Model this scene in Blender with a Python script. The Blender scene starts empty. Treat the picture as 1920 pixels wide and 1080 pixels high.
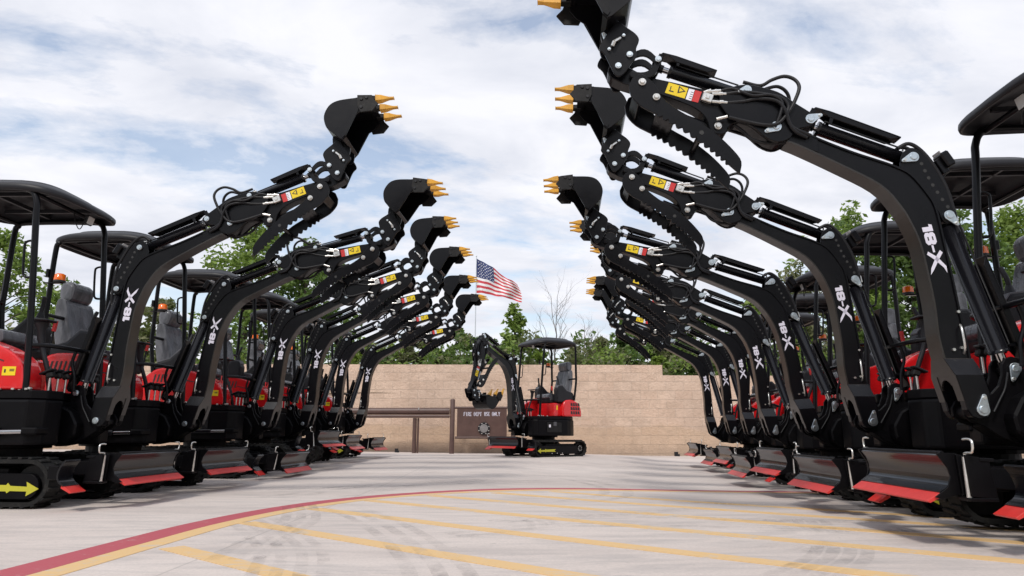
import bpy, bmesh, math, random
from mathutils import Matrix, Vector
R = math.radians
PI = math.pi
SC = bpy.context.scene
COL = SC.collection

# ---------------------------------------------------------------- camera, sky, sun, exposure
F_PX, PITCH, CAM_Z, ROLL = 1302.24, 0.205534, 0.52098, 0.0054865
cam_d = bpy.data.cameras.new('camera')
cam = bpy.data.objects.new('camera', cam_d)
COL.objects.link(cam)
cam_d.sensor_width = 36
cam_d.lens = F_PX / 1920 * 36
cam_d.clip_start = .05
cam_d.clip_end = 3000
cam.matrix_world = (Matrix.Translation((0, 0, CAM_Z)) @ Matrix.Rotation(PI / 2 + PITCH, 4, 'X')
                    @ Matrix.Rotation(ROLL, 4, 'Z'))
SC.camera = cam
SC.render.resolution_x, SC.render.resolution_y = 1024, 576

SUN_EL, SUN_AZ = R(50), R(200)      # azimuth: clockwise from +Y
w = bpy.data.worlds.new('World')
SC.world = w
w.use_nodes = True
nt = w.node_tree
nt.nodes.clear()


def N(t, typ, **kw):
    n = t.nodes.new(typ)
    for k, v in kw.items():
        setattr(n, k, v)
    return n


def math_node(t, op, a, b=None, clamp=False):
    n = N(t, 'ShaderNodeMath', operation=op, use_clamp=clamp)
    for i, v in enumerate((a, b)):
        if v is None:
            continue
        if isinstance(v, (int, float)):
            n.inputs[i].default_value = v
        else:
            t.links.new(v, n.inputs[i])
    return n.outputs[0]


def mixc(t, f, a, b, bt='MIX'):
    n = N(t, 'ShaderNodeMix', data_type='RGBA', blend_type=bt)
    for i, v in ((0, f), (6, a), (7, b)):
        if isinstance(v, (int, float)):
            n.inputs[i].default_value = v
        elif isinstance(v, (tuple, list)):
            n.inputs[i].default_value = tuple(v) + ((1,) if len(v) == 3 else ())
        else:
            t.links.new(v, n.inputs[i])
    return n.outputs[2]


def ramp(t, f, stops):
    n = N(t, 'ShaderNodeValToRGB')
    e = n.color_ramp.elements
    while len(e) < len(stops):
        e.new(.5)
    for i, (p, c) in enumerate(stops):
        e[i].position = p
        e[i].color = (c, c, c, 1) if isinstance(c, (int, float)) else tuple(c) + (1,)
    t.links.new(f, n.inputs[0])
    return n.outputs[0]


def noise(t, vec, scale, detail=4, rough=.55, dist=0.):
    n = N(t, 'ShaderNodeTexNoise')
    n.inputs['Scale'].default_value = scale
    n.inputs['Detail'].default_value = detail
    n.inputs['Roughness'].default_value = rough
    n.inputs['Distortion'].default_value = dist
    if vec is not None:
        t.links.new(vec, n.inputs['Vector'])
    return n.outputs[0]


def mapping(t, vec, scale=(1, 1, 1), loc=(0, 0, 0), rot=(0, 0, 0)):
    n = N(t, 'ShaderNodeMapping')
    n.inputs['Scale'].default_value = scale
    n.inputs['Location'].default_value = loc
    n.inputs['Rotation'].default_value = rot
    t.links.new(vec, n.inputs['Vector'])
    return n.outputs[0]


# sky: clear Nishita sky behind a broken deck of cloud laid out on a flat layer overhead
sky = N(nt, 'ShaderNodeTexSky', sky_type='NISHITA')
sky.sun_disc = False
sky.sun_elevation = SUN_EL
sky.sun_rotation = SUN_AZ
sky.air_density = 1.2
sky.dust_density = 1.0
tc = N(nt, 'ShaderNodeTexCoord')
sep = N(nt, 'ShaderNodeSeparateXYZ')
nt.links.new(tc.outputs['Generated'], sep.inputs[0])
zz = math_node(nt, 'ADD', math_node(nt, 'MAXIMUM', sep.outputs[2], 0.), .16)
cx = math_node(nt, 'DIVIDE', sep.outputs[0], zz)
cy = math_node(nt, 'DIVIDE', sep.outputs[1], zz)
cmb = N(nt, 'ShaderNodeCombineXYZ')
nt.links.new(cx, cmb.inputs[0])
nt.links.new(cy, cmb.inputs[1])
cvec = mapping(nt, cmb.outputs[0], scale=(1, 1.0, 1), rot=(0, 0, R(-24)), loc=(4.1, 2.3, 0))
cvec = mapping(nt, cvec, scale=(.8, 1.25, 1))
n1 = noise(nt, cvec, 1.25, 10, .60, .25)
n2 = noise(nt, mapping(nt, cmb.outputs[0], scale=(1.1, 2.1, 1), rot=(0, 0, R(18)), loc=(1.7, 7.3, 0)), 3.2, 8, .62, .6)
dens = math_node(nt, 'ADD', math_node(nt, 'MULTIPLY', n1, .82), math_node(nt, 'MULTIPLY', n2, .18))
cover = ramp(nt, dens, [(.385, 0.0), (.445, .58), (.51, 1.)])
n3 = noise(nt, mapping(nt, cmb.outputs[0], scale=(1.3, 1.8, 1), loc=(9, 3, 0)), 1.7, 7, .55, .3)
cloudcol = mixc(nt, ramp(nt, n3, [(.34, 0.), (.62, 1.)]), (.68, .705, .785), (.88, .885, .935))
# thin veil everywhere, denser towards the horizon
veil = math_node(nt, 'ADD', .30, math_node(nt, 'MULTIPLY', math_node(nt, 'POWER', math_node(nt, 'SUBTRACT', 1., math_node(nt, 'MAXIMUM', sep.outputs[2], 0.)), 9.), .72), True)
cover = math_node(nt, 'MAXIMUM', cover, veil)
bg1 = N(nt, 'ShaderNodeBackground')
nt.links.new(sky.outputs[0], bg1.inputs[0])
bg1.inputs[1].default_value = .15
bg2 = N(nt, 'ShaderNodeBackground')
nt.links.new(cloudcol, bg2.inputs[0])
bg2.inputs[1].default_value = .97
mx = N(nt, 'ShaderNodeMixShader')
nt.links.new(cover, mx.inputs[0])
nt.links.new(bg1.outputs[0], mx.inputs[1])
nt.links.new(bg2.outputs[0], mx.inputs[2])
wo = N(nt, 'ShaderNodeOutputWorld')
nt.links.new(mx.outputs[0], wo.inputs[0])

sd = bpy.data.lights.new('sun', 'SUN')
sd.energy = 2.1
sd.angle = R(9)
sd.color = (1, .95, .88)
sun = bpy.data.objects.new('sun', sd)
COL.objects.link(sun)
sun.rotation_euler = (PI / 2 - SUN_EL, 0, -SUN_AZ + PI)
sun.location = (0, 0, 30)
SC.view_settings.view_transform = 'Standard'
SC.view_settings.look = 'None'
SC.view_settings.exposure = 0.20
SC.view_settings.gamma = 1


# ---------------------------------------------------------------- materials
def mat(name, col, rough=.5, metal=0., spec=.5, fn=None, coat=0.):
    m = bpy.data.materials.new(name)
    m.use_nodes = True
    t = m.node_tree
    b = t.nodes['Principled BSDF']
    b.inputs['Base Color'].default_value = tuple(col) + (1,)
    b.inputs['Roughness'].default_value = rough
    b.inputs['Metallic'].default_value = metal
    b.inputs['Specular IOR Level'].default_value = spec
    b.inputs['Coat Weight'].default_value = coat
    if fn:
        fn(t, b, N(t, 'ShaderNodeTexCoord'))
    return m


def bump(t, b, h, strength=.3, dist=.01):
    n = N(t, 'ShaderNodeBump')
    n.inputs['Strength'].default_value = strength
    n.inputs['Distance'].default_value = dist
    t.links.new(h, n.inputs['Height'])
    t.links.new(n.outputs[0], b.inputs['Normal'])


def vary(amt=.25, scale=6., rlo=.3, rhi=.5, bs=.0, dust=None):
    def fn(t, b, tc):
        c = b.inputs['Base Color'].default_value[:3]
        v = noise(t, tc.outputs['Object'], scale, 6, .6)
        a = mixc(t, ramp(t, v, [(.3, 0.), (.7, 1.)]), tuple(x * (1 - amt) for x in c), tuple(min(1, x * (1 + amt)) for x in c))
        if dust:
            d = noise(t, tc.outputs['Object'], scale * 2.3, 8, .7, .4)
            a = mixc(t, math_node(t, 'MULTIPLY', ramp(t, d, [(.5, 0.), (.75, 1.)]), dust), a, (.25, .22, .19))
        t.links.new(a, b.inputs['Base Color'])
        v2 = noise(t, tc.outputs['Object'], scale * 3, 5, .6)
        mr = N(t, 'ShaderNodeMapRange')
        mr.inputs['To Min'].default_value = rlo
        mr.inputs['To Max'].default_value = rhi
        t.links.new(v2, mr.inputs[0])
        t.links.new(mr.outputs[0], b.inputs['Roughness'])
        if bs:
            bump(t, b, noise(t, tc.outputs['Object'], 180, 3, .6), bs, .002)
    return fn


M = {}
M['black'] = mat('black_paint', (.0034, .0033, .0046), .4, fn=vary(.25, 3, .22, .38, .08, .010), spec=.24)
M['matte'] = mat('shaded_black_paint', (.0035, .0032, .0042), .45, fn=vary(.25, 3, .34, .52, .10, .012), spec=.12)  # black with its reflections cut, shade of the lower body put into it
M['gloss'] = mat('black_gloss_paint', (.006, .006, .008), .2, fn=vary(.2, 1.5, .17, .28, 0), coat=.04, spec=.36)
M['darkcast'] = mat('dark_cast_steel', (.010, .0095, .010), .55, fn=vary(.4, 8, .45, .7, .3, .05), spec=.25)
M['plastic'] = mat('black_moulded_plastic', (.014, .014, .017), .5, fn=vary(.2, 5, .38, .58, .25, .02), spec=.3)
M['greyplastic'] = mat('grey_plastic', (.085, .085, .095), .5, fn=vary(.15, 5, .4, .6, .2))
M['rubber'] = mat('track_rubber', (.011, .011, .011), .75, fn=vary(.3, 10, .6, .85, .4, .10), spec=.2)
M['hose'] = mat('hose_rubber', (.010, .010, .012), .5, fn=vary(.2, 20, .4, .6), spec=.3)
M['red'] = mat('red_paint', (.64, .009, .013), .25, fn=vary(.06, 2, .2, .32), coat=.5)
M['redtape'] = mat('red_edge_paint', (.60, .035, .03), .42, fn=vary(.1, 12, .3, .5))
M['zinc'] = mat('zinc_plate', (.62, .68, .72), .35, 1., fn=vary(.15, 30, .25, .45))
M['steel'] = mat('bright_steel', (.72, .71, .68), .3, .9, fn=vary(.15, 30, .22, .42))
M['chrome'] = mat('chrome_rod', (.45, .45, .46), .12, 1.)
M['boomplate'] = mat('ground_reflection_boom_plate', (.018, .015, .013), .34, fn=vary(.3, 3, .26, .42, .10, .05), spec=.55)  # brown reflection of the ground painted into the boom's front plate
M['letter'] = mat('pale_lilac_vinyl', (.68, .66, .76), .45)
M['white'] = mat('white_vinyl', (.80, .79, .86), .45)
M['yellow'] = mat('yellow_label', (.80, .58, .01), .45)
M['arrow'] = mat('yellow_green_arrow', (.50, .47, .03), .55)
M['tooth'] = mat('yellow_tooth_paint', (.66, .33, .025), .45, fn=vary(.2, 14, .35, .55, 0, .1))
M['ink'] = mat('label_ink', (.02, .02, .02), .6)
M['redlabel'] = mat('red_label', (.55, .03, .03), .4)
M['orange'] = mat('orange_lens', (.85, .16, .01), .2, coat=.5)
M['lens'] = mat('lamp_lens', (.5, .5, .5), .15, coat=.5)


def film(t, b, tc):
    o = tc.outputs['Object']
    v = noise(t, mapping(t, o, scale=(1, 1.6, .45)), 6, 5, .55, .8)
    w_ = noise(t, mapping(t, o, scale=(2, 3.5, .8)), 9, 4, .5, 1.6)
    t.links.new(mixc(t, ramp(t, v, [(.35, 0.), (.68, 1.)]), (.060, .062, .070), (.155, .16, .18)), b.inputs['Base Color'])  # pale streaks painted in as highlights on the plastic seat cover
    bump(t, b, w_, .35, .02)


M['film'] = mat('seat_film_highlights', (.2, .21, .23), .25, fn=film)


def concrete(t, b, tc):
    o = tc.outputs['Object']
    big = noise(t, mapping(t, o, scale=(.35, .8, 1)), .9, 6, .6, .5)
    c = mixc(t, ramp(t, big, [(.32, 0.), (.68, 1.)]), (.50, .435, .40), (.655, .58, .535))
    st = noise(t, mapping(t, o, scale=(.5, 2.2, 1), rot=(0, 0, .12)), 3.2, 8, .66, .9)
    c = mixc(t, math_node(t, 'MULTIPLY', ramp(t, st, [(.46, 0.), (.70, 1.)]), .48), c, (.27, .26, .26))
    fine = noise(t, o, 70, 4, .7)
    c = mixc(t, math_node(t, 'MULTIPLY', ramp(t, fine, [(.35, 1.), (.6, 0.)]), .26), c, (.30, .28, .26))
    sp = noise(t, o, 9, 6, .75)
    c = mixc(t, math_node(t, 'MULTIPLY', ramp(t, sp, [(.64, 0.), (.72, 1.)]), .5), c, (.20, .19, .18))
    # sawn joints
    bt = N(t, 'ShaderNodeTexBrick')
    bt.offset = 0
    bt.inputs['Scale'].default_value = 1
    bt.inputs['Mortar Size'].default_value = .006
    bt.inputs['Brick Width'].default_value = 4.2
    bt.inputs['Row Height'].default_value = 4.2
    t.links.new(mapping(t, o, loc=(1.3, 2.05, 0)), bt.inputs['Vector'])
    c = mixc(t, math_node(t, 'MULTIPLY', bt.outputs['Fac'], .3), c, (.2, .19, .18))
    t.links.new(c, b.inputs['Base Color'])
    bump(t, b, fine, .25, .004)


M['concrete'] = mat('lot_concrete', (.5, .48, .46), .85, fn=concrete)


def paint(col, wear, lo):
    def fn(t, b, tc):
        o = tc.outputs['Object']
        v = noise(t, mapping(t, o, scale=(1, 2, 1)), 7, 9, .72, .5)
        big = noise(t, o, 1.6, 4, .6)
        v = math_node(t, 'ADD', math_node(t, 'MULTIPLY', v, .65), math_node(t, 'MULTIPLY', big, .35))
        c = mixc(t, ramp(t, v, [(lo, 1.), (lo + .10, 0.)]), col, (.50, .46, .42))
        d = noise(t, o, 40, 4, .7)
        c = mixc(t, math_node(t, 'MULTIPLY', d, wear), c, (.45, .42, .38))
        t.links.new(c, b.inputs['Base Color'])
    return fn


M['redline'] = mat('red_line_paint', (.40, .10, .12), .7, fn=paint((.41, .055, .080), .14, .32))
M['yelline'] = mat('yellow_line_paint', (.6, .4, .1), .7, fn=paint((.70, .44, .165), .40, .37))


def wallf(t, b, tc):
    o = tc.outputs['Object']
    bt = N(t, 'ShaderNodeTexBrick')
    bt.offset = .5
    bt.inputs['Scale'].default_value = 1
    bt.inputs['Mortar Size'].default_value = .007
    bt.inputs['Mortar Smooth'].default_value = .3
    bt.inputs['Bias'].default_value = 0
    bt.inputs['Brick Width'].default_value = .46
    bt.inputs['Row Height'].default_value = .235
    bt.inputs['Color1'].default_value = (.60, .42, .31, 1)
    bt.inputs['Color2'].default_value = (.74, .56, .435, 1)
    bt.inputs['Mortar'].default_value = (.60, .48, .38, 1)
    sp = N(t, 'ShaderNodeSeparateXYZ')
    t.links.new(o, sp.inputs[0])
    cb = N(t, 'ShaderNodeCombineXYZ')
    t.links.new(sp.outputs[0], cb.inputs[0])
    t.links.new(sp.outputs[2], cb.inputs[1])
    t.links.new(cb.outputs[0], bt.inputs['Vector'])
    n_ = noise(t, o, 16, 9, .72, .4)
    c = mixc(t, .55, bt.outputs['Color'], mixc(t, ramp(t, n_, [(.3, 0.), (.7, 1.)]), (.50, .35, .255), (.78, .60, .475)))
    g = noise(t, mapping(t, o, scale=(1, 1, .6)), .7, 5, .6)
    c = mixc(t, math_node(t, 'MULTIPLY', ramp(t, g, [(.42, 0.), (.68, 1.)]), .3), c, (.30, .23, .19))
    lowb = ramp(t, math_node(t, 'ADD', sp.outputs[2], math_node(t, 'MULTIPLY', g, .5)), [(.90, 1.), (1.15, 0.)])
    c = mixc(t, math_node(t, 'MULTIPLY', lowb, .45), c, (.50, .35, .225))
    g2 = noise(t, mapping(t, o, scale=(1, 1, 1.6)), 2.6, 6, .65, .6)
    c = mixc(t, math_node(t, 'MULTIPLY', ramp(t, g2, [(.45, 0.), (.66, 1.)]), .35), c, (.36, .26, .19))
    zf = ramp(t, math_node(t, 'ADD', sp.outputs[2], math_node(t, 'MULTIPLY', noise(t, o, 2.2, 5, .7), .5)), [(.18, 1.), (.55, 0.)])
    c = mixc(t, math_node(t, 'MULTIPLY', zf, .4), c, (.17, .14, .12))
    t.links.new(c, b.inputs['Base Color'])
    h = math_node(t, 'SUBTRACT', n_, math_node(t, 'MULTIPLY', bt.outputs['Fac'], .5))
    bump(t, b, h, .7, .05)


M['wall'] = mat('split_face_block', (.45, .35, .27), .9, fn=wallf)
M['brown'] = mat('brown_paint', (.085, .046, .038), .45, fn=vary(.2, 4, .35, .55, .1, .06))
M['grass'] = mat('rough_grass', (.09, .12, .04), .9, fn=vary(.4, 1.2, .8, .95))


def leafm(name, c1, c2):
    m = bpy.data.materials.new(name)
    m.use_nodes = True
    t = m.node_tree
    t.nodes.clear()
    g = N(t, 'ShaderNodeNewGeometry')
    v = noise(t, g.outputs['Position'], 1.3, 3, .5)
    rnd = N(t, 'ShaderNodeMath', operation='ADD')
    t.links.new(g.outputs['Random Per Island'], rnd.inputs[0])
    t.links.new(v, rnd.inputs[1])
    col = mixc(t, ramp(t, math_node(t, 'MULTIPLY', rnd.outputs[0], .62), [(.2, 0.), (.8, 1.)]), c1, c2)
    d = N(t, 'ShaderNodeBsdfPrincipled')
    d.inputs['Roughness'].default_value = .55
    d.inputs['Specular IOR Level'].default_value = .35
    t.links.new(col, d.inputs['Base Color'])
    tr = N(t, 'ShaderNodeBsdfTranslucent')
    t.links.new(mixc(t, .5, col, (.25, .4, .05), 'MIX'), tr.inputs[0])
    ms = N(t, 'ShaderNodeMixShader')
    ms.inputs[0].default_value = .35
    t.links.new(d.outputs[0], ms.inputs[1])
    t.links.new(tr.outputs[0], ms.inputs[2])
    o = N(t, 'ShaderNodeOutputMaterial')
    t.links.new(ms.outputs[0], o.inputs[0])
    return m


M['leaf_a'] = leafm('leaf_fresh_green', (.075, .13, .028), (.24, .33, .075))
M['leaf_b'] = leafm('leaf_dark_green', (.04, .075, .024), (.13, .20, .055))
M['leaf_c'] = leafm('leaf_dull_olive', (.08, .085, .045), (.20, .20, .105))
M['leaf_d'] = leafm('leaf_yellow_green', (.08, .13, .02), (.25, .34, .06))
M['bark'] = mat('bark', (.09, .07, .055), .9, fn=vary(.4, 20, .8, .95))
M['twig'] = mat('grey_twigs', (.16, .14, .13), .9)
M['fl_red'] = mat('flag_red', (.55, .05, .07), .7)
M['fl_white'] = mat('flag_white', (.80, .78, .80), .7)
M['fl_blue'] = mat('flag_blue', (.035, .05, .15), .7)
M['pole'] = mat('flagpole_aluminium', (.6, .62, .65), .4, .6)


def tyref(t, b, tc):
    o = tc.outputs['Object']
    v = noise(t, mapping(t, o, scale=(1, 1, 1)), 16, 8, .75, .8)
    v2 = noise(t, o, 2.5, 4, .6)
    a = math_node(t, 'MULTIPLY', ramp(t, v, [(.38, 0.), (.60, 1.)]), ramp(t, v2, [(.42, .02), (.66, .25)]))
    t.links.new(a, b.inputs['Alpha'])


M['tyre'] = mat('tyre_rubber_smear', (.11, .105, .11), .9, fn=tyref)


# ---------------------------------------------------------------- geometry helpers
def cr(pts, closed=False, n=5):
    """Catmull-Rom through the points"""
    out = []
    L = len(pts)
    P = [Vector(p) for p in pts]
    for i in range(L if closed else L - 1):
        if closed:
            a, b, c, d = P[i - 1], P[i], P[(i + 1) % L], P[(i + 2) % L]
        else:
            b, c = P[i], P[i + 1]
            a = P[i - 1] if i else b * 2 - c
            d = P[i + 2] if i + 2 < L else c * 2 - b
        for k in range(n):
            t = k / n
            out.append(.5 * ((2 * b) + (c - a) * t + (2 * a - 5 * b + 4 * c - d) * t * t + (3 * b - a - 3 * c + d) * t ** 3))
    if not closed:
        out.append(P[-1])
    return [tuple(v) for v in out]


class G:
    """collects shapes into ONE mesh"""
    def __init__(s):
        s.bm = bmesh.new()
        s.mats = []
        s.cur = 0

    def m(s, key):
        if M[key] not in s.mats:
            s.mats.append(M[key])
        s.cur = s.mats.index(M[key])
        return s

    def _add(s, verts, faces, bev=0, seg=1, smooth=False):
        if bev:
            b2 = bmesh.new()
            vs = [b2.verts.new(v) for v in verts]
            for f in faces:
                b2.faces.new([vs[i] for i in f])
            b2.normal_update()
            ed = [e for e in b2.edges if len(e.link_faces) == 2 and e.calc_face_angle(0) > .5]
            bmesh.ops.bevel(b2, geom=ed, offset=bev, segments=seg, affect='EDGES', profile=.6, clamp_overlap=True)
            b2.verts.index_update()
            verts = [v.co.copy() for v in b2.verts]
            faces = [[v.index for v in f.verts] for f in b2.faces]
            b2.free()
        vs = [s.bm.verts.new(v) for v in verts]
        for f in faces:
            try:
                fc = s.bm.faces.new([vs[i] for i in f])
                fc.material_index = s.cur
                fc.smooth = smooth
            except ValueError:
                pass
        return s

    def prof(s, pts, y0, y1, bev=.003, seg=1, smooth=False):
        """polygon in x,z extruded along y"""
        n = len(pts)
        v = [(x, y0, z) for x, z in pts] + [(x, y1, z) for x, z in pts]
        f = [list(range(n)), list(range(2 * n - 1, n - 1, -1))] + [[i, i + n, (i + 1) % n + n, (i + 1) % n] for i in range(n)]
        s._add(v, f, bev, seg, smooth)
        return s

    def plan(s, pts, z0, z1, bev=.004, seg=1):
        """polygon in x,y extruded along z"""
        n = len(pts)
        v = [(x, y, z0) for x, y in pts] + [(x, y, z1) for x, y in pts]
        f = [list(range(n))[::-1], list(range(n, 2 * n))] + [[i, (i + 1) % n, (i + 1) % n + n, i + n] for i in range(n)]
        s._add(v, f, bev, seg)
        return s

    def strip(s, line, th, y0, y1, bev=0, closed=False):
        """thin plate following a line in x,z, thickness th to its left"""
        L = [Vector(p) for p in line]
        off = []
        for i in range(len(L)):
            a = L[max(i - 1, 0)]
            b = L[min(i + 1, len(L) - 1)]
            d = (b - a).normalized()
            off.append(L[i] + Vector((-d.y, d.x)) * th)
        n = len(L)
        for i in range(n - 1):
            pts = [L[i], L[i + 1], off[i + 1], off[i]]
            v = [(p.x, y0, p.y) for p in pts] + [(p.x, y1, p.y) for p in pts]
            f = [[0, 1, 2, 3], [7, 6, 5, 4], [0, 4, 5, 1], [2, 6, 7, 3]]
            if i == 0:
                f.append([3, 7, 4, 0])
            if i == n - 2:
                f.append([1, 5, 6, 2])
            s._add(v, f)
        return s

    def box(s, x0, x1, y0, y1, z0, z1, bev=.003, seg=1):
        return s.prof([(x0, z0), (x1, z0), (x1, z1), (x0, z1)], y0, y1, bev, seg)

    def obox(s, c, size, rot=(0, 0, 0), bev=.003):
        mt = Matrix.Translation(c)
        from mathutils import Euler
        mt = mt @ Euler(rot).to_matrix().to_4x4()
        a, b, d = (q / 2 for q in size)
        v = [mt @ Vector(p) for p in ((-a, -b, -d), (a, -b, -d), (a, b, -d), (-a, b, -d), (-a, -b, d), (a, -b, d), (a, b, d), (-a, b, d))]
        f = [[3, 2, 1, 0], [4, 5, 6, 7], [0, 1, 5, 4], [1, 2, 6, 5], [2, 3, 7, 6], [3, 0, 4, 7]]
        return s._add(v, f, bev)

    def tube(s, path, r, n=8, cap=True, r1=None, sm=True):
        P = [Vector(p) for p in path]
        rings = []
        up = None
        L = len(P)
        for i in range(L):
            d = (P[min(i + 1, L - 1)] - P[max(i - 1, 0)])
            d = d.normalized() if d.length > 1e-9 else Vector((0, 0, 1))
            if up is None:
                up = d.cross(Vector((0, 1, 0.01)))
                if up.length < .1:
                    up = d.cross(Vector((1, 0, 0)))
            up = (up - d * up.dot(d)).normalized()
            sd_ = d.cross(up)
            rr = r if r1 is None else r + (r1 - r) * i / max(1, L - 1)
            if isinstance(r, (list, tuple)):
                rr = r[i]
            rings.append([P[i] + (up * math.cos(2 * PI * k / n) + sd_ * math.sin(2 * PI * k / n)) * rr for k in range(n)])
        v = [p for q in rings for p in q]
        f = [[i * n + k, i * n + (k + 1) % n, (i + 1) * n + (k + 1) % n, (i + 1) * n + k] for i in range(L - 1) for k in range(n)]
        s._add(v, f, smooth=sm)
        if cap:
            s._add(rings[0], [list(range(n))[::-1]])
            s._add(rings[-1], [list(range(n))])
        return s

    def disc(s, x, z, r, y0, y1, n=16, bev=0.):
        """cylinder along y"""
        if y0 > y1:
            y0, y1 = y1, y0
        return s.prof([(x + r * math.cos(2 * PI * k / n), z + r * math.sin(2 * PI * k / n)) for k in range(n)], y0, y1, bev)

    def mesh(s, name, smooth_angle=35):
        bmesh.ops.recalc_face_normals(s.bm, faces=s.bm.faces)
        me = bpy.data.meshes.new(name)
        s.bm.to_mesh(me)
        s.bm.free()
        for m_ in s.mats:
            me.materials.append(m_)
        return me


def link(name, me, parent=None, mtx=None):
    o = bpy.data.objects.new(name, me)
    COL.objects.link(o)
    if parent:
        o.parent = parent
    if mtx is not None:
        o.matrix_local = mtx
    return o


def tag(o, label=None, cat=None, group=None, kind=None):
    for k, v in (('label', label), ('category', cat), ('group', group), ('kind', kind)):
        if v:
            o[k] = v
    return o


def at(px, py, Y):
    """world point at depth Y seen at a pixel of the 1920x1080 photograph"""
    u, v = px - 960, py - 540
    u, v = u * math.cos(ROLL) + v * math.sin(ROLL), -u * math.sin(ROLL) + v * math.cos(ROLL)
    d = Vector((u / F_PX, 1, -v / F_PX))
    d = Vector((d.x, d.y * math.cos(PITCH) - d.z * math.sin(PITCH), d.y * math.sin(PITCH) + d.z * math.cos(PITCH)))
    return Vector((0, 0, CAM_Z)) + d * (Y / d.y)


# ---------------------------------------------------------------- ground
ROWS = {  # boom foot x, y, heading offset, boom tilt, ground height, arm tilt, blade top height
    'L1': (-3.1588, 5.5037, -.0332, .0166, -.0161, .0484, .376),
    'L2': (-3.0983, 6.8564, -.0781, -.0462, -.0221, -.0422, .377),
    'L3': (-2.9601, 8.5943, -.0537, -.0051, -.0022, .0218, .284),
    'L4': (-2.8926, 9.9645, -.0908, .0018, .0175, -.0417, .505),
    'L5': (-2.9347, 11.6003, -.0368, -.0068, .0437, -.0604, .418),
    'L6': (-2.8376, 13.2001, -.0795, -.0089, .058, -.0875, .358),
    'R1': (2.3768, 3.6538, .0632, .0061, .0367, .0253, .400),
    'R2': (2.5507, 5.0839, .0756, .0119, .002, .0369, .360),
    'R3': (2.7357, 6.4756, .0732, -.0707, -.0314, .0272, .418),
    'R4': (2.9984, 8.1199, .1105, -.015, -.0643, .0256, .342),
    'R5': (3.2869, 9.7111, .0843, .0371, -.0626, .0379, .410),
    'R6': (3.514, 11.2346, .0795, .0336, -.0552, -.0777, .330),
    'R7': (3.5976, 12.6238, .0731, .026, -.0587, .0028, .413)}
GP = [(0, 0, 0), (0, 4, 0), (0, 7.5, 0), (-1.7, 4, 0), (.7, 14.3, .05), (-6, 2, 0), (6, 0, .04), (-5, 19, .01), (5, 19, -.05), (-14, 19, .02), (14, 19, -.05), (0, 19, -.01), (0, -6, 0)]
for k_, v_ in ROWS.items():
    GP.append((v_[0], v_[1], v_[4]))
    GP.append((v_[0] + (-1.2 if k_[0] == 'L' else 1.2), v_[1], v_[4]))


def gz(x, y):
    sw = sz = 1e-9
    for a, b, c in GP:
        q = math.exp(-((x - a) ** 2 + (y - b) ** 2) / (2 * 1.2 ** 2)) + .002 / (1 + (x - a) ** 2 + (y - b) ** 2)
        sw += q
        sz += q * c
    return sz / sw


def sheet(name, xs, ys, m_, zf, kind='structure'):
    g = G().m(m_)
    v = [(x, y, zf(x, y)) for y in ys for x in xs]
    n = len(xs)
    f = [[j * n + i, j * n + i + 1, (j + 1) * n + i + 1, (j + 1) * n + i] for j in range(len(ys) - 1) for i in range(n - 1)]
    g._add(v, f, smooth=True)
    o = link(name, g.mesh(name))
    tag(o, kind=kind)
    return o


fr = lambda a, b, n: [a + (b - a) * i / n for i in range(n + 1)]
sheet('concrete_lot', [-600, -120, -40, -20] + fr(-15, 15, 60) + [20, 40, 120, 600], [-600, -100, -30, -12] + fr(-6, 19.5, 52) + [22, 60, 600], 'concrete',
      lambda x, y: gz(x, y) if abs(x) < 16 and -7 < y < 19.6 else (-.02 if y < 20 else -.3))


def ribbon(name, left, right, m_, dz=.002, skirt=True):
    g = G().m(m_)
    n = len(left)
    v = [(x, y, gz(x, y) + dz) for x, y in left] + [(x, y, gz(x, y) + dz) for x, y in right]
    f = [[i, i + 1, n + i + 1, n + i] for i in range(n - 1)]
    g._add(v, f, smooth=True)
    if skirt:
        for e in (left, right):
            q = [(x, y, gz(x, y) + dz) for x, y in e] + [(x, y, gz(x, y) - .003) for x, y in e]
            g._add(q, f)
    return tag(link(name, g.mesh(name)), kind='structure')


def offset(line, d):
    L = [Vector(p) for p in line]
    out = []
    for i in range(len(L)):
        t_ = (L[min(i + 1, len(L) - 1)] - L[max(i - 1, 0)]).normalized()
        out.append(tuple(L[i] + Vector((t_.y, -t_.x)) * d))
    return out


arc = cr([(-2.05, .6), (-2.02, 1.6), (-1.945, 2.6), (-1.91, 3.44), (-1.87, 4.2), (-1.74, 4.95), (-1.52, 5.6), (-1.2, 6.1), (-.75, 6.52), (-.2, 6.86), (.5, 7.08), (1.4, 7.2), (2.4, 7.22), (3.6, 7.2), (5.5, 7.15)], n=8)
in1 = offset(arc, .17)
ribbon('red_fire_lane_line', arc, in1, 'redline')
in2 = offset(arc, .172)
in3 = offset(arc, .29)
ribbon('yellow_border_line', in2, in3, 'yelline')
yel = []
for y0 in (.95, 2.0, 2.92, 3.86, 4.72, 5.55, 6.32, 7.0):
    sl = -.87
    xs = fr(-1.9, 6.0, 90)
    pts = []
    for x in xs:
        y = y0 + sl * x
        # stay inside the border
        ok = all((Vector((x, y)) - Vector(p)).length > .0 for p in ())
        inside = False
        best = min(range(len(in3)), key=lambda i: (in3[i][0] - x) ** 2 + (in3[i][1] - y) ** 2)
        a = Vector(in3[max(best - 1, 0)])
        b_ = Vector(in3[min(best + 1, len(in3) - 1)])
        cr_ = (b_ - a).x * (y - a.y) - (b_ - a).y * (x - a.x)
        if cr_ < .0:
            pts.append((x, y))
    if len(pts) > 2:
        ribbon('yellow_hatch_line', offset(pts, -.056), offset(pts, .056), 'yelline', .0028)

random.seed(4)


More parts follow.
